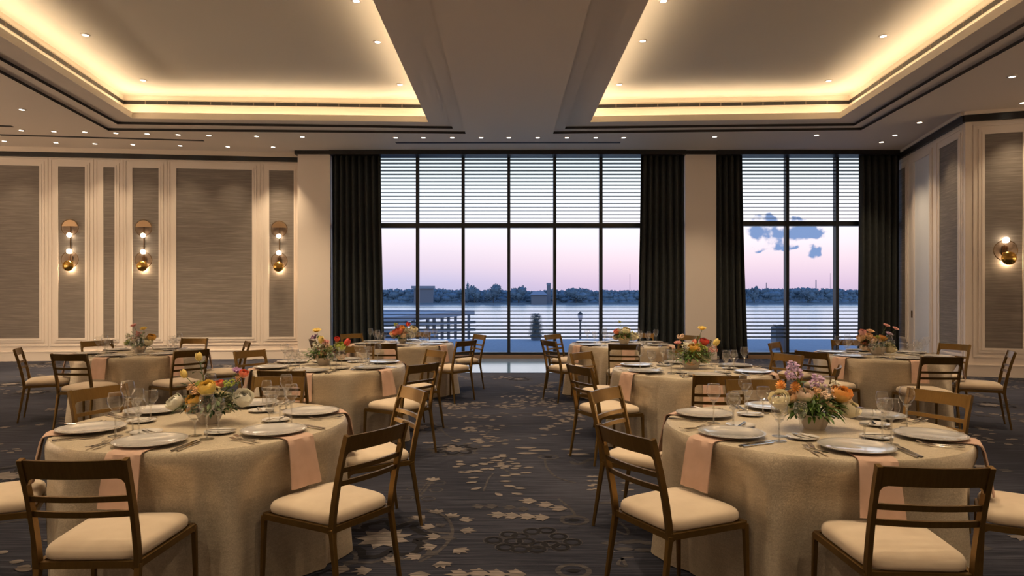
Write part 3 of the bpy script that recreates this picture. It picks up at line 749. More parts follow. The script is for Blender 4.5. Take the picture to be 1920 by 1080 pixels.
# ------------------------------------------------------------------ tableware prototypes (origin on the tabletop)
def charger_proto():
    o = MB().lathe([(.0001, .004), (.10, .004), (.112, .007), (.158, .014), (.158, .017), (.112, .011), (.10, .008), (.0001, .008)], 48).build('charger_plate', M['porcelain'], smooth=True)
    MB().lathe([(.1575, .0135), (.168, .0155), (.1685, .018), (.1575, .0178)], 48, close=True).build('rim', M['silver_rim'], o, smooth=True)
    return o
def sideplate_proto():
    o = MB().lathe([(.0001, .002), (.045, .002), (.052, .005), (.078, .011), (.078, .0135), (.052, .008), (.045, .005), (.0001, .005)], 36).build('side_plate', M['white_plate'], smooth=True)
    return o
def flat(poly, name, m_, z0, z1, sag=0.0):
    n = len(poly); vs = []
    for z in (z0, z1):
        vs += [(x, y, z + sag * (y * y) * 4) for x, y in poly]
    bm_ = MB().add(vs, [tuple(range(n))[::-1], tuple(range(n, 2 * n))] + [(i, (i + 1) % n, n + (i + 1) % n, n + i) for i in range(n)])
    return bm_.build(name, m_)
def fork_proto(name, L_):
    hl = [(-.0055, -L_ / 2), (-.0075, -L_ / 2 + .03), (-.003, L_ * .05), (-.003, L_ * .18), (-.011, L_ * .27), (-.0115, L_ * .34)]
    tin = []
    for k in range(4):
        x = -.0115 + k * .0064
        tin += [(x, L_ / 2), (x + .0034, L_ / 2)]
        if k < 3: tin += [(x + .0034, L_ * .33), (x + .0064, L_ * .33)]
    right = [(-x, y) for x, y in hl[::-1]]
    return flat(hl + tin + right, name, M['steel'], .002, .005, .35)
def knife_proto(name, L_):
    return flat([(-.005, -L_ / 2), (.005, -L_ / 2), (.0075, -L_ / 2 + .02), (.005, -.01), (.006, 0), (.010, .02), (.0105, L_ * .38), (.005, L_ * .47), (-.003, L_ / 2), (-.0055, L_ * .4), (-.005, 0), (-.0055, -.01), (-.0075, -L_ / 2 + .02)], name, M['steel'], .002, .0055)
def glass_proto(name, hh, rb, rtop, bowl_h, foot):
    o = empty(name); n = 28
    zb = hh - bowl_h; pr = []
    for i in range(9):
        t = i / 8; r = rb * math.sin(math.pi / 2 * min(1, t * 1.75)) if t < .571 else rb + (rtop - rb) * ((t - .571) / .429) ** 1.4
        pr.append((max(.004, r), zb + bowl_h * t))
    inner = [(max(.002, r - .0014), z + (.0025 if i == 0 else 0)) for i, (r, z) in enumerate(pr)]
    MB().lathe(pr, n).build('bowl', M['glassware'], o, smooth='all')
    MB().lathe([(.0052, .004), (.0040, zb * .5), (.0060, zb - .004), (rb * .45, zb + .006), (rb * .55, zb + .012), (.0001, zb + .007)], 16).build('stem', M['solid_glass'], o, smooth='all')
    MB().lathe([(foot, .0005), (foot, .002), (.012, .005), (.004, .009)], n).build('foot', M['solid_glass'], o, smooth=True)
    return o
def napkin_proto():
    # origin at the table edge on the tabletop; +Y towards the table centre; hangs over the edge
    pts = [(.20, .003), (.10, .003), (.02, .003), (-.006, .001), (-.020, -.008), (-.030, -.03), (-.044, -.10), (-.060, -.19), (-.068, -.24)]
    vs = []; N_ = 8
    for s in (0, 1):
        for y, z in pts:
            hw = .082 + (.012 * (-z / .24) if z < 0 else 0)
            for i in range(N_ + 1):
                u = -1 + 2 * i / N_; w = (.004 * math.sin(u * 5 + z * 9)) * (1 if z < -.02 else 0)
                vs.append((u * hw, y - w - (0 if s == 0 or z > 0 else .006), z + (.0035 if s == 1 and z > -.01 else 0)))
    n = N_ + 1; k = len(pts); fs = []
    for s in (0, 1):
        o = s * k * n
        for j in range(k - 1): fs += [(o + j * n + i, o + j * n + i + 1, o + (j + 1) * n + i + 1, o + (j + 1) * n + i) for i in range(N_)]
    bnd = [j for j in range(n)] + [j * n + N_ for j in range(1, k)] + [(k - 1) * n + i for i in range(N_ - 1, -1, -1)] + [j * n for j in range(k - 2, 0, -1)]
    K = k * n
    fs += [(bnd[i], bnd[(i + 1) % len(bnd)], K + bnd[(i + 1) % len(bnd)], K + bnd[i]) for i in range(len(bnd))]
    return MB().add(vs, fs).build('napkin', M['pink'], smooth=True)
def bread_knife(): return knife_proto('butter_knife', .15)
PR = {'charger': charger_proto(), 'side': sideplate_proto(), 'dinner_fork': fork_proto('dinner_fork', .20), 'salad_fork': fork_proto('salad_fork', .175),
      'knife': knife_proto('dinner_knife', .225), 'knife2': knife_proto('salad_knife', .205), 'butter': bread_knife(),
      'wine': glass_proto('wine_glass', .225, .040, .031, .105, .036), 'goblet': glass_proto('water_goblet', .165, .041, .036, .09, .035), 'small': glass_proto('small_wine_glass', .19, .033, .026, .09, .032),
      'napkin': napkin_proto()}
PF = {k: [False] for k in PR}
# light versions for distant tables: one mesh per glass
def merged(proto, name):
    m = MB()   # bowl, stem and foot
    for c in kids(proto): m.add([v.co for v in c.data.vertices], [tuple(p.vertices) for p in c.data.polygons])
    return m.build(name, M['glassware'], smooth='all')
for k, nm in (('wine', 'wine_glass'), ('goblet', 'water_goblet'), ('small', 'small_wine_glass')):
    PR[k + '_far'] = merged(PR[k], nm); PF[k + '_far'] = [False]

# ------------------------------------------------------------------ tables
ZTB = .762
def cloth_mesh(seed, rt, legs):
    r = random.Random(seed); n = 220; rows = 26
    ph = [r.uniform(0, 6.28) for _ in range(6)]; f1, f2, f3 = r.choice([9, 10, 11]), r.choice([15, 17]), r.choice([4, 5])
    vs = [(0, 0, ZTB)]; rings = []
    for q in (.3, .6, .85, .97): rings.append([(q * rt, ZTB, 0)] * n)
    rings.append([(rt, ZTB - .004, 0)] * n)
    rings.append([(rt + .006, ZTB - .014, 0)] * n)
    zs = [ZTB - .014 - (ZTB - .014 - .006) * (j / rows) for j in range(1, rows + 1)]
    fs = []
    for z in zs:
        v = (ZTB - z) / ZTB; row = []
        for i in range(n):
            a = 2 * math.pi * i / n
            w = math.sin(f1 * a + ph[0] + .8 * math.sin(3 * a + ph[1])) * .6 + math.sin(f2 * a + ph[2]) * .25 + math.sin(f3 * a + ph[3]) * .35
            q = rt + .010 + .066 * v ** 1.1 + .070 * v ** .80 * w
            for la, lr in legs:                 # the cloth is pushed in where chair legs stand against it
                dd = abs((a - la + math.pi) % (2 * math.pi) - math.pi); g = math.exp(-(dd / .13) ** 2)
                lim = lr - .024 - .034 * max(0, 1 - w) * v ** .8; hv = min(1, max(0, (v - .03) / .27)); hv = hv * hv * (3 - 2 * hv)
                if q > lim: q = q - (q - lim) * min(1, g * 1.25) * hv
            row.append((q, z, 0))
        rings.append(row)
    for row in rings:
        for i, (q, z, _) in enumerate(row):
            a = 2 * math.pi * i / n; vs.append((q * math.cos(a), q * math.sin(a), z))
    fs += [(0, 1 + i, 1 + (i + 1) % n) for i in range(n)]
    for j in range(len(rings) - 1): fs += [(1 + j * n + i, 1 + j * n + (i + 1) % n, 1 + (j + 1) * n + (i + 1) % n, 1 + (j + 1) * n + i) for i in range(n)]
    return MB().add(vs, fs)
def seatname(k): return ['far right seat', 'window-side seat', 'far left seat', 'near left seat', 'front seat', 'near right seat'][k]
TABLES = {
 #  key: (X, Y, radius, start angle, description, chair overrides {k: (dangle, radius, twist)}, near?)
 'FL': (-1.715, 3.85, .762, 27, 'front table left of aisle', {4: (5.6, 0.945, -1.0), 5: (1.3, 0.961, -0.6), 0: (5.1, 0.936, -0.5), 1: (7.0, 1.0, -7.1), 2: (-5.0, 0.99, 14), 3: (0, 0.99, 0)}, True),
 'FR': (1.672, 3.725, .762, 27, 'front table right of aisle', {3: (2.7, 0.957, -1.9), 4: (-1.8, 0.931, 0.6), 2: (-4.7, 0.946, 0.1), 1: (-7.3, 0.973, 11.4), 0: (4.2, 1.0, -5.1), 5: (0, 0.97, 0)}, True),
 'ML': (-1.84, 6.95, .765, 27, 'middle table left of aisle', {4: (1.1, 0.99, -2.0), 5: (-3.2, 0.985, 0.5), 0: (9.4, 0.94, 1.8), 1: (3.5, 1.02, -0.2), 2: (-0.7, 1.0, 1.1), 3: None}, True),
 'MR': (1.82, 6.60, .765, 27, 'middle table right of aisle', {3: (0.1, 0.98, -2.0), 2: (-6.5, 0.96, -0.5), 4: (-3.5, 0.99, 0.7), 0: (0.4, 1.0, -3.1), 5: (0.3, 0.957, 1.6), 1: (-12, 1.0, 0)}, True),
 'BL': (-1.60, 10.2, .77, 27, 'window table left of aisle', {5: (-5.4, 0.98, -0.5), 0: (2.4, 0.99, -0.2), 4: (0.9, 1.0, -2.4), 2: (-9.2, 1.0, -1.9), 1: (0.0, 1.02, -0.3), 3: (0, 1.0, 0)}, False),
 'BR': (1.715, 10.05, .77, 27, 'window table right of aisle', {3: (2.4, 0.96, -2.5), 2: (-8.1, 0.965, -1.1), 4: (-4.9, 1.01, -1.1), 1: (-20.1, 1.03, -4.9), 0: (0.7, 1.0, -0.9), 5: (-3.0, 0.95, 1.1)}, False),
 'LL': (-4.68, 8.55, .765, 27, 'table by the sconce wall', {4: (1.4, 0.98, -3.1), 3: (-1.2, 0.95, 1.4), 2: (-4.8, 1.01, -0.1), 1: (1.3, 1.01, -3.9), 0: (2.0, 0.95, -0.2), 5: (-5.4, 0.98, 1.2)}, False),
 'RR': (4.59, 8.2, .765, 27, 'table by the angled side wall', {3: (2.1, 1.0, 0.9), 2: (-5.5, 0.95, -2.2), 4: (-3.0, 1.0, 1.5), 0: (-3.2, 1.02, -1.9), 5: (3.0, 0.94, 1.7), 1: (-7.2, 1.0, 1.2)}, False),
}
def lay_table(key):
    tx, ty, rt, a0, desc, ov, near = TABLES[key]
    t = empty('banquet_table', (tx, ty, 0)); tag(t, f'round banquet table hidden under gold cloth, the {desc}', 'table', 'round banquet tables')
    MB().lathe([(.0001, .735), (rt - .02, .735), (rt - .012, .745), (rt - .02, .757), (.0001, .757)], 48).build('tabletop', M['wood_sill'], t)
    for k in range(4):
        a = R(45 + 90 * k); MB().tube([(.5 * math.cos(a), .5 * math.sin(a), .736), (.55 * math.cos(a), .55 * math.sin(a), .0)], .016, 8).build('leg', M['iron'], t)
    legs = []
    for k in range(6):
        ang = R(a0 + 60 * k); o = Vector((math.cos(ang), math.sin(ang))); rt_ = Vector((-o.y, o.x)); sn = seatname(k)
        if ov.get(k, 1) is None: da, cr, tw, gone = 0, 1.0, 0, True
        else: (da, cr, tw), gone = ov.get(k, (0, 1.0, 0)), False
        ca = ang + R(da)
        p = Vector((tx, ty)) + Vector((math.cos(ca), math.sin(ca))) * cr
        j = rnd.uniform(-1.5, 1.5) if k not in ov else 0
        if not gone:
            crz = ca + math.pi / 2 + R(tw + j)
            cobj = place(CH, used, (p.x, p.y, 0), crz)
            tag(cobj, f'bronze chair with cream seat, {sn}, {desc}', 'chair', 'banquet chairs around the tables')
            for lx in (-.228, -.12, 0, .12, .228):
                for ly in (.205,): q_ = p + Vector((math.cos(crz) * lx - math.sin(crz) * ly, math.sin(crz) * lx + math.cos(crz) * ly)) - Vector((tx, ty)); legs.append((math.atan2(q_.y, q_.x), q_.length))
        def put(kind, rad, tang, z, rot, label, cat, group, jit=0.0):
            q_ = Vector((tx, ty)) + o * rad + rt_ * tang
            ob = place(PR[kind], PF[kind], (q_.x, q_.y, z), ang + math.pi / 2 + R(rot) + rnd.uniform(-jit, jit))
            tag(ob, f'{label}, {sn}, {desc}', cat, group); return ob
        zt = ZTB + .001
        put('napkin', rt, 0.0, zt, 0, 'blush napkin hanging under the charger', 'napkin', 'blush napkins', .06)
        put('charger', .575, 0, zt + .004, 0, 'pearl charger plate with silver rim', 'plate', 'charger plates')
        put('side', .345, -.16, zt, 0, 'small white side plate', 'plate', 'side plates')
        put('butter', .345, -.15, zt + .0115, 40, 'butter knife on the side plate', 'knife', 'butter knives', .25)
        put('dinner_fork', .62, -.195, zt, 0, 'steel dinner fork beside the charger', 'fork', 'dinner forks', .05)
        put('salad_fork', .63, -.228, zt, 0, 'shorter steel fork, outer of two', 'fork', 'salad forks', .05)
        put('knife', .615, .195, zt, 0, 'steel dinner knife beside the charger', 'knife', 'dinner knives', .04)
        put('knife2', .62, .222, zt, 0, 'shorter steel knife, outer of two', 'knife', 'salad knives', .04)
        sx = '' if near else '_far'
        put('wine' + sx, .455 + rnd.uniform(-.01, .01), .215 + rnd.uniform(-.01, .01), zt, 0, 'tall wine glass', 'glass', 'tall wine glasses')
        put('goblet' + sx, .375 + rnd.uniform(-.01, .01), .13 + rnd.uniform(-.01, .01), zt, 0, 'wide water goblet', 'glass', 'water goblets')
        put('small' + sx, .345, .225 + rnd.uniform(-.01, .01), zt, 0, 'small wine glass', 'glass', 'small wine glasses')
    c = cloth_mesh(int(abs(tx * 100)), rt, legs).build('tablecloth', M['sequin'], smooth=True); c.location = (tx, ty, 0)
    tag(c, f'shimmering gold tablecloth falling to the carpet, on the {desc}', 'tablecloth', 'gold sequin tablecloths')
for k_ in TABLES: lay_table(k_)

# ------------------------------------------------------------------ flowers
def petal(m, L_, w, cup, base, az, tilt, ruff, r):
    """one curved petal rooted at base, leaning out by tilt"""
    nu, nv = 4, 5; vs = []
    for j in range(nv):
        v = j / (nv - 1)
        for i in range(nu):
            u = -1 + 2 * i / (nu - 1); ww = w * (math.sin(math.pi * min(1, .18 + .62 * v)) ** .7)
            y = L_ * v; bend = cup * v * v
            px_, pz = y * math.sin(tilt) + bend * math.cos(tilt) * -1, y * math.cos(tilt) + bend * math.sin(tilt)
            px_ += ruff * (r.random() - .5) * v; cu = cup * .9 * u * u * (.3 + v)
            vs.append((px_ - cu * math.cos(tilt), u * ww, pz + ruff * (r.random() - .5) * v))
    ca, sa = math.cos(az), math.sin(az)
    m.add([(base[0] + x * ca - y * sa, base[1] + x * sa + y * ca, base[2] + z) for x, y, z in vs], [(j * nu + i, j * nu + i + 1, (j + 1) * nu + i + 1, (j + 1) * nu + i) for j in range(nv - 1) for i in range(nu - 1)])
def bloom_mesh(kind, seed):
    r = random.Random(seed); m = MB()           # unit radius, facing +Z
    def shell(rho, az, wd, th, flare, zs=1.0, ruf=.07, nu=6, nv=7):      # cupped petal lying on a sphere
        vs = []
        for j in range(nv):
            v = j / (nv - 1); t = 2.75 + (th - 2.75) * v; q = rho * (1 + flare * v ** 3)
            for i in range(nu):
                u = -1 + 2 * i / (nu - 1); hw = wd * (.55 + .45 * math.sin(math.pi * min(1, .25 + .5 * v))); tt = t + .22 * u * u * v
                rr = q * (1 - .07 * abs(u)) + ruf * (r.random() - .5) * v; a = az + u * hw
                vs.append((rr * math.sin(tt) * math.cos(a), rr * math.sin(tt) * math.sin(a), rr * math.cos(tt) * zs))
        m.add(vs, [(j * nu + i, j * nu + i + 1, (j + 1) * nu + i + 1, (j + 1) * nu + i) for j in range(nv - 1) for i in range(nu - 1)])
    if kind == 'rose':
        for rho, n, th, fl_, wd in ((.30, 3, .15, .02, 1.0), (.42, 4, .30, .04, .9), (.54, 5, .45, .06, .8), (.66, 6, .60, .09, .70), (.76, 8, .80, .20, .58), (.88, 9, 1.08, .26, .54)):
            for i in range(n): shell(rho, 2 * math.pi * i / n + rho * 7 + r.uniform(-.15, .15), wd, th + r.uniform(-.08, .08), fl_ + r.uniform(-.03, .05))
        m.ball((0, 0, .02), .26, 8, 6)
    elif kind == 'daisy':
        for ring_, n, tl in ((0, 14, 1.25), (1, 12, .95)):
            for i in range(n): petal(m, 1.0 - .15 * ring_, .20, .12, (0, 0, -.15), 2 * math.pi * i / n + ring_ * .2, tl + r.uniform(-.1, .1), .05, r)
        m.ball((0, 0, .02), .28, 10, 6, (1, 1, .6))
    elif kind == 'tulip':
        for rho, n, th in ((.62, 3, .35), (.78, 3, .45)):
            for i in range(n): shell(rho, 2 * math.pi * i / n + rho * 6, .85, th, .12, 1.35)
        m.ball((0, 0, -.2), .45, 8, 6)
    elif kind == 'pom':
        for i in range(46):
            z = 1 - 2 * (i + .5) / 46; a = i * 2.4; q_ = math.sqrt(1 - z * z)
            petal(m, .55, .2, .1, (.5 * q_ * math.cos(a), .5 * q_ * math.sin(a), .5 * z), a, math.acos(z), .04, r)
        m.ball((0, 0, 0), .55, 8, 6)
    elif kind == 'spray':
        for i in range(26):
            p = Vector((r.gauss(0, .42), r.gauss(0, .42), r.gauss(0, .42))); p = p * min(1, .85 / max(.01, p.length)); 
            for k in range(5): petal(m, .30, .13, .05, p, k * 1.256 + r.random(), .9, .05, r)
            m.ball(p, .09, 5, 4)
    me = m.build('flower', M['leaf'], smooth='all'); d = me.data; bpy.data.objects.remove(me); return d
BL = {k: [bloom_mesh(k, s) for s in (1, 2)] for k in ('rose', 'daisy', 'tulip', 'pom', 'spray')}
BOUQ = {
 'FL': ((393, 793), .045, [(328, 755, 15, 'rose', 'white'), (366, 751, 15, 'rose', 'gold'), (388, 728, 15, 'rose', 'yellow'), (411, 721, 9, 'rose', 'coral'), (418, 750, 17, 'rose', 'cream'), (456, 747, 17, 'rose', 'white'),
   (345, 701, 9, 'tulip', 'yellow'), (373, 669, 9, 'tulip', 'yellow'), (444, 696, 9, 'daisy', 'purple'), (457, 701, 8, 'rose', 'coral'), (446, 712, 7, 'spray', 'peach'), (394, 763, 12, 'rose', 'blush'), (357, 765, 10, 'rose', 'orange'),
   (369, 735, 9, 'spray', 'peach'), (433, 745, 9, 'spray', 'white'), (358, 727, 8, 'spray', 'peach'), (427, 765, 10, 'rose', 'cream'), (380, 770, 9, 'rose', 'peach'), (404, 738, 9, 'spray', 'blush')],
   'low centrepiece with a tall yellow bud and coral stem leaning out', 'leaf_dark'),
 'FR': ((1527, 806), .05, [(1487, 689, 13, 'spray', 'lilac'), (1489, 705, 14, 'spray', 'lilac'), (1533, 716, 15, 'spray', 'lilac'), (1464, 722, 8, 'pom', 'orange'), (1491, 725, 8, 'pom', 'orange'), (1462, 750, 17, 'rose', 'cream'), (1482, 746, 13, 'rose', 'peach'),
   (1508, 742, 14, 'rose', 'blush'), (1577, 739, 17, 'rose', 'orange'), (1551, 742, 12, 'spray', 'blush'), (1592, 766, 18, 'rose', 'cream'), (1558, 763, 13, 'rose', 'peach'), (1566, 722, 10, 'spray', 'white'), (1544, 750, 11, 'rose', 'blush'), (1583, 754, 13, 'rose', 'blush'), (1474, 764, 13, 'rose', 'cream')],
   'low leafy centrepiece with lilac sprays and a big orange bloom', 'leaf'),
 'ML': ((607, 684), .05, [(594, 621, 8, 'daisy', 'yellow'), (589, 633, 6, 'spray', 'purple'), (602, 637, 8, 'tulip', 'yellow'), (597, 648, 10, 'spray', 'white'), (612, 657, 11, 'rose', 'cream'), (601, 669, 9, 'rose', 'peach'), (628, 662, 8, 'rose', 'coral'), (639, 667, 9, 'rose', 'blush'),
   (632, 636, 5, 'rose', 'red'), (651, 642, 8, 'tulip', 'red'), (639, 650, 9, 'rose', 'lime'), (617, 671, 8, 'rose', 'blush'), (612, 643, 7, 'spray', 'pink'), (589, 658, 8, 'spray', 'white')],
   'airy centrepiece with one yellow bloom on top and red tulips', 'leaf'),
 'MR': ((1296, 689), .06, [(1316, 617, 8, 'daisy', 'yellow'), (1302, 643, 7, 'tulip', 'coral'), (1320, 641, 8, 'rose', 'red'), (1343, 642, 8, 'tulip', 'yellow'), (1300, 653, 10, 'rose', 'gold'), (1306, 664, 11, 'rose', 'yellow'), (1295, 677, 10, 'rose', 'peach'), (1321, 672, 10, 'rose', 'cream'),
   (1271, 644, 7, 'daisy', 'pink'), (1276, 632, 6, 'spray', 'blush'), (1286, 648, 7, 'spray', 'white'), (1336, 657, 8, 'spray', 'pink'), (1318, 655, 8, 'spray', 'lime'), (1284, 665, 8, 'spray', 'lime')],
   'green and yellow centrepiece before the slim column, coral tulips on top', 'leaf'),
 'BL': ((755, 639), .04, [(742, 624, 7, 'rose', 'coral'), (765, 608, 4, 'rose', 'red'), (742, 609, 4, 'spray', 'lime'), (762, 620, 7, 'rose', 'white'), (775, 618, 7, 'rose', 'cream'), (773, 627, 7, 'rose', 'white'), (756, 629, 6, 'rose', 'peach'), (737, 626, 6, 'rose', 'peach'), (748, 621, 7, 'rose', 'coral'),
   (754, 615, 5, 'rose', 'orange'), (747, 612, 4, 'spray', 'lilac'), (765, 630, 5, 'rose', 'blush')], 'coral and white centrepiece with a single red bloom on top', 'leaf_dark'),
 'BR': ((1170, 642), .055, [(1157, 622, 6, 'rose', 'coral'), (1174, 620, 7, 'rose', 'cream'), (1155, 632, 6, 'rose', 'blush'), (1168, 632, 7, 'rose', 'peach'), (1188, 631, 8, 'rose', 'cream'), (1164, 622, 5, 'rose', 'white'), (1162, 604, 3, 'spray', 'lime'), (1181, 627, 6, 'spray', 'lime'), (1178, 634, 5, 'rose', 'peach')],
   'cream and salmon centrepiece with one thin green sprig rising', 'leaf'),
 'LL': ((262, 657), .05, [(251, 611, 6, 'daisy', 'pink'), (269, 617, 6, 'daisy', 'yellow'), (284, 633, 7, 'rose', 'gold'), (278, 641, 8, 'rose', 'cream'), (260, 627, 6, 'spray', 'pink'), (255, 638, 7, 'rose', 'blush'), (243, 632, 7, 'spray', 'white'), (264, 649, 8, 'rose', 'blush'), (268, 634, 7, 'spray', 'white'), (240, 643, 7, 'spray', 'lime')],
   'loose centrepiece with a pink bloom on top, in front of sconces', 'leaf'),
 'RR': ((1645, 662), .06, [(1617, 623, 6, 'rose', 'pink'), (1632, 622, 7, 'daisy', 'peach'), (1614, 634, 7, 'rose', 'peach'), (1628, 631, 7, 'rose', 'peach'), (1624, 644, 6, 'rose', 'coral'), (1635, 638, 7, 'rose', 'peach'), (1655, 634, 7, 'rose', 'orange'), (1667, 627, 7, 'daisy', 'lilac'), (1662, 611, 6, 'daisy', 'pink'), (1679, 617, 6, 'daisy', 'pink'),
   (1668, 652, 11, 'rose', 'cream'), (1620, 651, 7, 'rose', 'blush'), (1642, 649, 8, 'rose', 'cream'), (1632, 654, 7, 'rose', 'peach')], 'wide peach centrepiece with lilac daisies on the right', 'leaf_dark'),
}
def leaf3(m, p, d, L_, w, r):
    d = Vector(d).normalized(); sd = d.cross(Vector((0, 0, 1)));
    if sd.length < .1: sd = Vector((1, 0, 0))
    sd.normalize(); up = sd.cross(d); p = Vector(p)
    pts = [(0, 0), (.35, .5), (.7, .38), (1, 0)]
    vs = [p] + [p + d * L_ * a + sd * w * b + up * L_ * (.18 * a - .3 * a * a) for a, b in pts[1:3]] + [p + d * L_ - up * L_ * .12] + [p + d * L_ * a - sd * w * b + up * L_ * (.18 * a - .3 * a * a) for a, b in pts[2:0:-1]]
    mid = [p + d * L_ * a + up * L_ * (.10 * a - .3 * a * a) for a in (.35, .7)]
    m.add(vs + mid, [(0, 1, 6), (1, 2, 7, 6), (2, 3, 7), (0, 6, 5), (6, 7, 4, 5), (7, 3, 4)])
for key, (base, bw, blooms, lab, lf) in BOUQ.items():
    tx, ty = TABLES[key][:2]; r = random.Random(key); z0 = ZTB + .001
    b0 = bp(base[0], base[1], z0); c = Vector((b0.x, min(max(b0.y, ty - .07), ty + .07), z0)); c.x = (base[0] - PX) * c.y / F
    f_ = empty('flower_centrepiece', c); tag(f_, lab + ' (table)'.replace(' (table)', ''), 'flowers', 'floral centrepieces')
    s = bw * 1.7
    MB().lathe([(.0001, 0), (s * .62, 0), (s * .95, s * .72), (s * 1.0, s * .95), (s * .93, s * .95), (s * .6, s * .2), (.0001, s * .18)], 32).build('bowl', M['bowl'], f_, smooth=True)
    top = Vector((0, 0, s * .8)); sc = c.y / F
    fo = MB()
    xs_ = [q_[0] for q_ in blooms]; ys_ = [q_[1] for q_ in blooms]; big = 9 if key in ('FL', 'FR') else 6 if key in ('ML', 'MR') else 4.5
    for q_ in range(9 if big > 5 else 5):       # small filler sprays between the blooms
        blooms = blooms + [(r.gauss(base[0], (max(xs_) - min(xs_)) * .2), base[1] - (base[1] - min(ys_)) * r.uniform(.22, .62), big * r.uniform(.8, 1.1), 'spray', r.choice(['white', 'blush', 'lime', 'cream', 'peach']))]
    for i, (px, py, pr, kind, col) in enumerate(blooms):
        dy = r.uniform(-.06, .05) if pr > 5 else 0
        d = c.y + dy; p = at(px, py, d) - c
        ob = bpy.data.objects.new('flower', BL[kind][i % 2]); C.objects.link(ob); ob.parent = f_
        ob.material_slots[0].link = 'OBJECT'; ob.material_slots[0].material = M['p_' + col]
        ob.location = p; rad = pr * d / F * (1.12 if kind == 'rose' else 1.18)
        if kind == 'tulip': rad *= .8
        ob.scale = (rad, rad, rad)
        out = (p - top).normalized(); dirv = (out * .5 + Vector((r.uniform(-.3, .3), -.55, .95))).normalized()
        if kind in ('tulip',): dirv = (out + Vector((0, -.1, .6))).normalized()
        ob.rotation_euler = dirv.to_track_quat('Z', 'Y').to_euler()
        if True:
            midp = (p + top) / 2 + Vector((r.uniform(-.015, .015), r.uniform(-.01, .01), .01))
            so = MB().tube([top * .5, midp, p - dirv * rad * .3], .0022, 5).build('stem', M['stem'], ob); so.matrix_parent_inverse = ob.matrix_basis.inverted()
        for k in range(5): leaf3(fo, p * .75 + top * .25 + Vector((r.gauss(0, .02), r.gauss(0, .02), r.gauss(-.02, .015))), (r.gauss(0, 1), r.gauss(-.3, 1), abs(r.gauss(.1, .6))), r.uniform(.03, .055), r.uniform(.012, .02), r)
    sp = max(abs((b_[0] - base[0]) * sc) for b_ in blooms)
    for k in range(270 if lf == 'leaf' else 200):
        a = r.uniform(0, 6.28); q_ = r.uniform(.3, 1.0); p = Vector((math.cos(a) * q_ * sp * .8, math.sin(a) * q_ * .11, s * .8 + r.uniform(.012, .12) * (1 - .4 * q_)))
        leaf3(fo, p, (math.cos(a), math.sin(a), r.uniform(-.7, .7) if p.z > .075 else r.uniform(0, .8)), r.uniform(.04, .08), r.uniform(.014, .026), r)
    fo.build('foliage', M[lf], f_, weld=False)

# ------------------------------------------------------------------ outside: terrace, river, far bank
struct(MB().box((-9, 16.25, -.35), (14, 25.0, -.12)).build('terrace_floor', M['terrace']))
ZW = -5.0; DB = F * (H - ZW) / 16.0
struct(MB().box((-1500, 25.2, ZW - 1), (1500, 900, ZW)).build('river', M['water']))
tl = MB(); r = random.Random(5)
prof = [(640, 544), (720, 543), (740, 541), (757, 544), (770, 541), (820, 541), (850, 544), (868, 542), (890, 540), (900, 545), (940, 543), (960, 546), (995, 545), (1010, 546), (1040, 541), (1060, 546), (1075, 540), (1100, 541), (1120, 546), (1130, 543), (1160, 545), (1190, 544), (1300, 543), (1400, 542), (1425, 541), (1460, 541), (1480, 542), (1510, 539), (1540, 541), (1560, 541), (1605, 543), (1700, 542)]
def topy(px):
    for (a, b), (c, d) in zip(prof, prof[1:]):
        if a <= px <= c: return b + (d - b) * (px - a) / (c - a)
    return 544
def leafy(m, c, rx, rz, n, size):            # clumps of leaves around a crown
    for _ in range(n):
        z = r.uniform(-1, 1); a = r.uniform(0, 6.28); q_ = math.sqrt(1 - z * z); k = r.uniform(.8, 1.12)
        p = Vector((c[0] + q_ * math.cos(a) * rx * k, c[1] + q_ * math.sin(a) * rx * k, c[2] + z * rz * k))
        v1 = Vector((r.gauss(0, 1), r.gauss(0, .4), r.gauss(0, 1))).normalized() * size * r.uniform(.5, 1.1); v2 = v1.cross(Vector((r.gauss(0, .3), 1, r.gauss(0, .3)))).normalized() * size * .6
        m.add([p - v1, p - v2, p + v1, p + v2], [(0, 1, 2, 3)])
def lump(m, c, rx, rz, seed):
    rr = random.Random(seed); o = len(m.v); m.ball((0, 0, 0), 1, 12, 8)
    for i in range(o, len(m.v)):
        x, y, z = m.v[i]; k = 1 + .16 * math.sin(5 * x + seed) * math.sin(6 * z + 2 * seed) + rr.uniform(-.07, .07); m.v[i] = (c[0] + x * rx * k, c[1] + y * rx * k, c[2] + z * rz * k)
px = 640.0
while px < 1700:
    zt = Z(topy(px), DB + 16); h = zt - ZW; w = r.uniform(2.2, 4.2)
    for hk, rk, wk in ((.80, .20, .9), (.58, .26, 1.15), (.34, .26, 1.3), (.12, .22, 1.5)):
        tl_c = (X(px, DB + 16) + r.uniform(-1.3, 1.3), DB + 16 + r.uniform(0, 5) - hk * -2, ZW + h * hk)
        lump(tl, tl_c, w * wk * .9, h * rk * .9, r.random() * 9)
        leafy(tl, tuple(tl_c), w * wk, h * rk, 45, .75)
    px += r.uniform(4, 8)
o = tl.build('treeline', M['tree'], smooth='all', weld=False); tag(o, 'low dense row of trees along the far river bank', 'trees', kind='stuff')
struct(MB().box((-900, DB, ZW - 1), (900, DB + 60, ZW + 1.2)).build('far_bank_land', M['tree']))
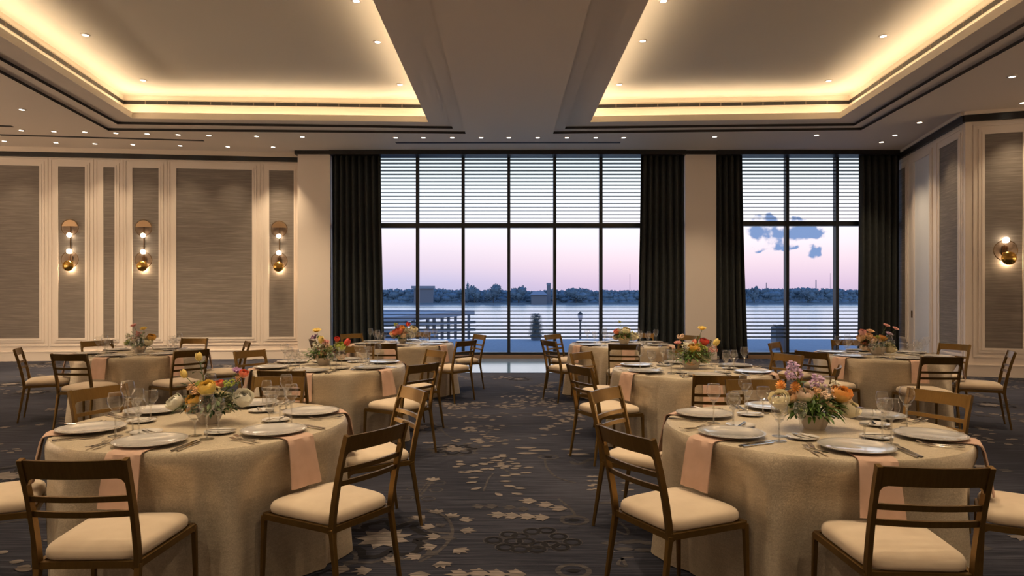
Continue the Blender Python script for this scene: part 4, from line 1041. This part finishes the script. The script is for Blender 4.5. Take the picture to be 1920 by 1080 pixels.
def ftree(px, py, wpx, label, pointed=False):
    d = DB + (9 if pointed else 3); t = empty('tree', (X(px, d), d, ZW)); tag(t, label, 'tree')
    zt = Z(py, d) - ZW; w = wpx * d / F / 2; m = MB(); s = px * .1
    if pointed: m.lathe([(.3, zt * .2), (w, zt * .3), (w * .8, zt * .55), (w * .35, zt * .85), (.05, zt)], 10); leafy(m, (0, 0, zt * .5), w, zt * .4, 90, .6)
    else:
        for i in range(8):
            c_ = (math.sin(i * 2.1 + s) * w * .55, math.cos(i * 1.7) * 1.2, zt * (.40 + .36 * ((i * .37) % 1)))
            lump(m, c_, w * .52, zt * .19, i + s); leafy(m, c_, w * .60, zt * .225, 90, .7)
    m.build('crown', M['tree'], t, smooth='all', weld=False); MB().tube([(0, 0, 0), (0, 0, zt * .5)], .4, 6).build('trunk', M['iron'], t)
ftree(877, 527, 7, 'pointed cypress-like tree on the far bank', True)
ftree(890, 533, 20, 'rounded tree just right of the pointed tree on the far bank')
ftree(925, 530, 30, 'broad tall tree on the far bank left of the centre mullion')
ftree(972, 534, 30, 'broad tree on the far bank right of the centre mullion')
ftree(1080, 538, 40, 'wide flat-topped tree on the far bank behind the street lamp')
ftree(1414, 534, 12, 'small round tree on the far bank in the narrow window')
ftree(1515, 537, 26, 'humped tree on the far bank below the chimney')
def fbox(name, x0, x1, y0, y1, d, m_, parent=None, dp=3.0): return MB().box((X(x0, d), d, Z(y1, d)), (X(x1, d), d + dp, Z(y0, d))).build(name, m_, parent)
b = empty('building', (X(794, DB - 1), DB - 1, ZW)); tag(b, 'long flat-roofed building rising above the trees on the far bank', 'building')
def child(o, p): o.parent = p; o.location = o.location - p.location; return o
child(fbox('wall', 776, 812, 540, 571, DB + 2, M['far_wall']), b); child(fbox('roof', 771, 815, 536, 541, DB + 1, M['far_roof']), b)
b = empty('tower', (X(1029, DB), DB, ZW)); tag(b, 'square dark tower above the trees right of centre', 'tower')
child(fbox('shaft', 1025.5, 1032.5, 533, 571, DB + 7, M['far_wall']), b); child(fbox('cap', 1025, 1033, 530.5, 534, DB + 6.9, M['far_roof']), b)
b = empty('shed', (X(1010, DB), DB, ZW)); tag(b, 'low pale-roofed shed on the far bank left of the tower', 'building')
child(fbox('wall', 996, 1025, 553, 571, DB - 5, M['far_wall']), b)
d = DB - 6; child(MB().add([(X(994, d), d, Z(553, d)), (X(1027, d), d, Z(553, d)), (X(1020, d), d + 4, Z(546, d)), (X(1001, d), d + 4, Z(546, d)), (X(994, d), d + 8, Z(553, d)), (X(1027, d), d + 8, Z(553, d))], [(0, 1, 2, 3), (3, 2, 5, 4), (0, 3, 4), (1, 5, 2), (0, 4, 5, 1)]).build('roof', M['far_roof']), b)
def mast(px, py, w, label, name='mast'):
    d = DB + 34; o = MB().tube([(0, 0, 0), (0, 0, Z(py, d) - ZW)], [w * d / F / 2, w * d / F / 3], 6).build(name, M['far_wall']); o.location = (X(px, d), d, ZW); tag(o, label, name)
mast(1181, 514, .8, 'thin radio mast on the far bank at the right of the wide window'); mast(1530, 524, 2.4, 'factory chimney on the far bank in the narrow window', 'chimney')
mast(1557, 512, .8, 'thin radio mast right of the chimney'); mast(1437, 530, 2.0, 'short pylon on the far bank at the left of the narrow window', 'pylon')
# riverside pavilion
pv = empty('pavilion', (-3, 33, ZW)); tag(pv, 'low riverside shelter with long sloping roof and posts outside the window', 'shelter')
def rel(v): return (v[0] + 3, v[1] - 33, v[2] - ZW)
zr = .62
P0, P1 = bp(700, 597, zr), bp(890, 582, zr); back = Vector((-7, 2.5, 0))
m = MB(); m.hexa([rel(P0 - Vector((0, 0, .25))), rel(P1 - Vector((0, 0, .25))), rel(P1 + back - Vector((0, 0, .25))), rel(P0 + back - Vector((0, 0, .25)))], [rel(P0), rel(P1), rel(P1 + back + Vector((0, 0, .0))), rel(P0 + back + Vector((0, 0, .0)))])
m.build('roof', M['dock_roof'], pv)
for px in (745, 760, 775, 802, 814, 829, 841, 854, 879):
    t = (px - 700) / 190.0; p = P0.lerp(P1, max(0, min(1, t * .62 + .38 * t * t))); p.x = (px - PX) * p.y / F
    MB().box(rel((p.x - .075, p.y - .1, ZW)), rel((p.x + .075, p.y + .1, zr - .2))).build('post', M['dock'], pv)
for py in (612, 626):
    a, b_ = P0.copy(), P1.copy(); a.z = H - (py - HY) * a.y / F * .96; b_.z = H - (py - 8 - HY) * b_.y / F
    MB().bar(rel(a + Vector((0, .1, 0))), rel(b_ + Vector((0, .1, 0))), .1, .16).build('rail', M['dock'], pv)
MB().box(rel((P0.x - 3, P0.y + .3, ZW)), rel((P0.x + 2.2, P0.y + 3, -.1))).build('wall', M['dock'], pv)
# shrub, lamp, planter on the terrace
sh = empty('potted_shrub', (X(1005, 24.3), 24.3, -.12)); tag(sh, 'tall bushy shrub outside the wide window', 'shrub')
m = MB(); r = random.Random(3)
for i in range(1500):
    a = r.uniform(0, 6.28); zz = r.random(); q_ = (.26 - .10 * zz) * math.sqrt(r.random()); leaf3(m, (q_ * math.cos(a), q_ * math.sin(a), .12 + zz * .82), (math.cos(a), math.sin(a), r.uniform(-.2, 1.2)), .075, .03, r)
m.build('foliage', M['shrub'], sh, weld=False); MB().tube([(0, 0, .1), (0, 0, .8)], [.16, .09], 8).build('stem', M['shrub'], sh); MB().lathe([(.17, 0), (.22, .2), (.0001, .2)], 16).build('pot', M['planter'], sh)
d = 28; lp = empty('street_lamp', (X(1088, d), d, -1.2)); tag(lp, 'slim lantern post on the riverside seen through the wide window', 'lamp')
zb, zt = Z(600, d) + 1.2, Z(584, d) + 1.2
MB().tube([(0, 0, 0), (0, 0, zb)], [.05, .035], 8).build('post', M['iron'], lp); MB().lathe([(.04, zb), (.08, zb + .02), (.11, zb + .22), (.0001, zb + .22)], 6).build('lantern_glass', M['lampglass'], lp)
MB().lathe([(.13, zb + .22), (.06, zb + .30), (.02, zb + .36), (.0001, zb + .38)], 6).build('lantern_cap', M['iron'], lp); MB().lathe([(.07, zb - .05), (.07, zb), (.04, zb + .02)], 8).build('collar', M['iron'], lp)
d = 20.0; pl = empty('planter_box', (X(1462, d), d, -.12)); tag(pl, 'square planter with low plants outside the narrow window', 'planter')
MB().box((-.19, -.19, 0), (.19, .19, Z(613, d) + .12)).build('box', M['planter'], pl)
m = MB()
for i in range(40): leaf3(m, (r.uniform(-.16, .16), r.uniform(-.16, .16), Z(613, d) + .11), (r.gauss(0, .4), r.gauss(0, .4), 1), .1, .03, r)
m.build('foliage', M['shrub'], pl, weld=False)

# ------------------------------------------------------------------ sky (dusk), by direction
w = bpy.data.worlds.new('dusk_sky'); SC.world = w; w.use_nodes = True; N = w.node_tree.nodes; L = w.node_tree.links; N.clear()
tc = N.new('ShaderNodeTexCoord'); sep = N.new('ShaderNodeSeparateXYZ'); L.new(tc.outputs['Generated'], sep.inputs[0])
def mth(op, a, b=None, c=None):
    n = N.new('ShaderNodeMath'); n.operation = op
    for i, v in enumerate((a, b, c)):
        if v is None: continue
        if isinstance(v, (int, float)): n.inputs[i].default_value = v
        else: L.new(v, n.inputs[i])
    return n.outputs[0]
rp = ramp(N, [(0.0, lin((168, 168, 200))), (.02, lin((186, 180, 209))), (.045, lin((214, 198, 215))), (.075, lin((229, 215, 226))), (.115, lin((233, 236, 246))), (.20, lin((222, 240, 252))), (.34, lin((150, 190, 240))), (1.0, lin((80, 122, 205)))])
L.new(sep.outputs[2], rp.inputs[0])
yy = mth('MAXIMUM', sep.outputs[1], .05); u = mth('DIVIDE', sep.outputs[0], yy); v = mth('DIVIDE', sep.outputs[2], yy)
wn = N.new('ShaderNodeTexNoise'); wn.inputs['Scale'].default_value = 60; wn.inputs['Detail'].default_value = 5; L.new(tc.outputs['Generated'], wn.inputs['Vector'])
wc = N.new('ShaderNodeSeparateColor'); L.new(wn.outputs['Color'], wc.inputs[0]); u0 = u
u = mth('MULTIPLY_ADD', mth('SUBTRACT', wc.outputs[0], .5), .05, u); v = mth('MULTIPLY_ADD', mth('SUBTRACT', wc.outputs[1], .5), .028, v)
tot = None
for px, py, rx, ry in [(1425, 434, 36, 14), (1458, 444, 30, 14), (1500, 436, 36, 16), (1439, 408, 24, 10), (1536, 434, 26, 11), (1460, 464, 20, 7), (1420, 469, 16, 5), (1529, 471, 13, 10), (1493, 466, 9, 5), (1495, 413, 18, 6)]:
    du = mth('DIVIDE', mth('SUBTRACT', u, (px - PX) / F), rx / F); dv = mth('DIVIDE', mth('SUBTRACT', v, (HY - py) / F), ry / F)
    g = mth('POWER', 2.718, mth('MULTIPLY', mth('ADD', mth('MULTIPLY', du, du), mth('MULTIPLY', dv, dv)), -1.0))
    tot = g if tot is None else mth('ADD', tot, g)
ns = N.new('ShaderNodeTexNoise'); ns.inputs['Scale'].default_value = 46; ns.inputs['Detail'].default_value = 7; L.new(tc.outputs['Generated'], ns.inputs['Vector'])
cl = mth('MULTIPLY', tot, mth('MULTIPLY', mth('SUBTRACT', ns.outputs[0], .12), 2.1))
mr = N.new('ShaderNodeMapRange'); mr.interpolation_type = 'SMOOTHSTEP'; mr.inputs['From Min'].default_value = .30; mr.inputs['From Max'].default_value = .75; L.new(cl, mr.inputs[0])
rp2 = ramp(N, [(0.0, lin((188, 170, 200))), (.02, lin((208, 184, 206))), (.045, lin((226, 203, 216))), (.075, lin((236, 222, 229))), (.115, lin((238, 236, 242))), (.20, lin((222, 240, 252))), (.34, lin((150, 190, 240))), (1.0, lin((80, 122, 205)))])
L.new(sep.outputs[2], rp2.inputs[0])
ur = N.new('ShaderNodeMapRange'); ur.interpolation_type = 'SMOOTHSTEP'; ur.inputs['From Min'].default_value = -.16; ur.inputs['From Max'].default_value = .2; L.new(u0, ur.inputs[0])
sk = N.new('ShaderNodeMix'); sk.data_type = 'RGBA'; L.new(ur.outputs[0], sk.inputs['Factor']); L.new(rp.outputs[0], sk.inputs['A']); L.new(rp2.outputs[0], sk.inputs['B'])
mx = N.new('ShaderNodeMix'); mx.data_type = 'RGBA'; L.new(mr.outputs[0], mx.inputs['Factor']); L.new(sk.outputs['Result'], mx.inputs['A']); mx.inputs['B'].default_value = lin((118, 142, 186))
bg = N.new('ShaderNodeBackground'); bg.inputs[1].default_value = .88; L.new(mx.outputs['Result'], bg.inputs[0]); ow = N.new('ShaderNodeOutputWorld'); L.new(bg.outputs[0], ow.inputs[0])

# ------------------------------------------------------------------ camera and view
cd = bpy.data.cameras.new('camera'); cam = bpy.data.objects.new('camera', cd); C.objects.link(cam); SC.camera = cam
cam.location = (0, 0, H); cam.rotation_euler = (R(90), 0, 0); cd.sensor_width = 36.0; cd.lens = 36.0 * F / 1920.0
cd.shift_x = (960 - PX) / 1920.0; cd.shift_y = (HY - 540) / 1920.0; cd.clip_start = .05; cd.clip_end = 3000
SC.view_settings.view_transform = 'Standard'; SC.view_settings.look = 'None'; SC.view_settings.gamma = 1.0; SC.view_settings.use_curve_mapping = False
SC.view_settings.exposure = 0.55
cy = SC.cycles; cy.use_denoising = True; cy.max_bounces = 7; cy.diffuse_bounces = 4; cy.glossy_bounces = 3; cy.transmission_bounces = 5; cy.transparent_max_bounces = 24
cy.sample_clamp_indirect = 4.0; cy.caustics_reflective = False; cy.caustics_refractive = False; cy.use_light_tree = True
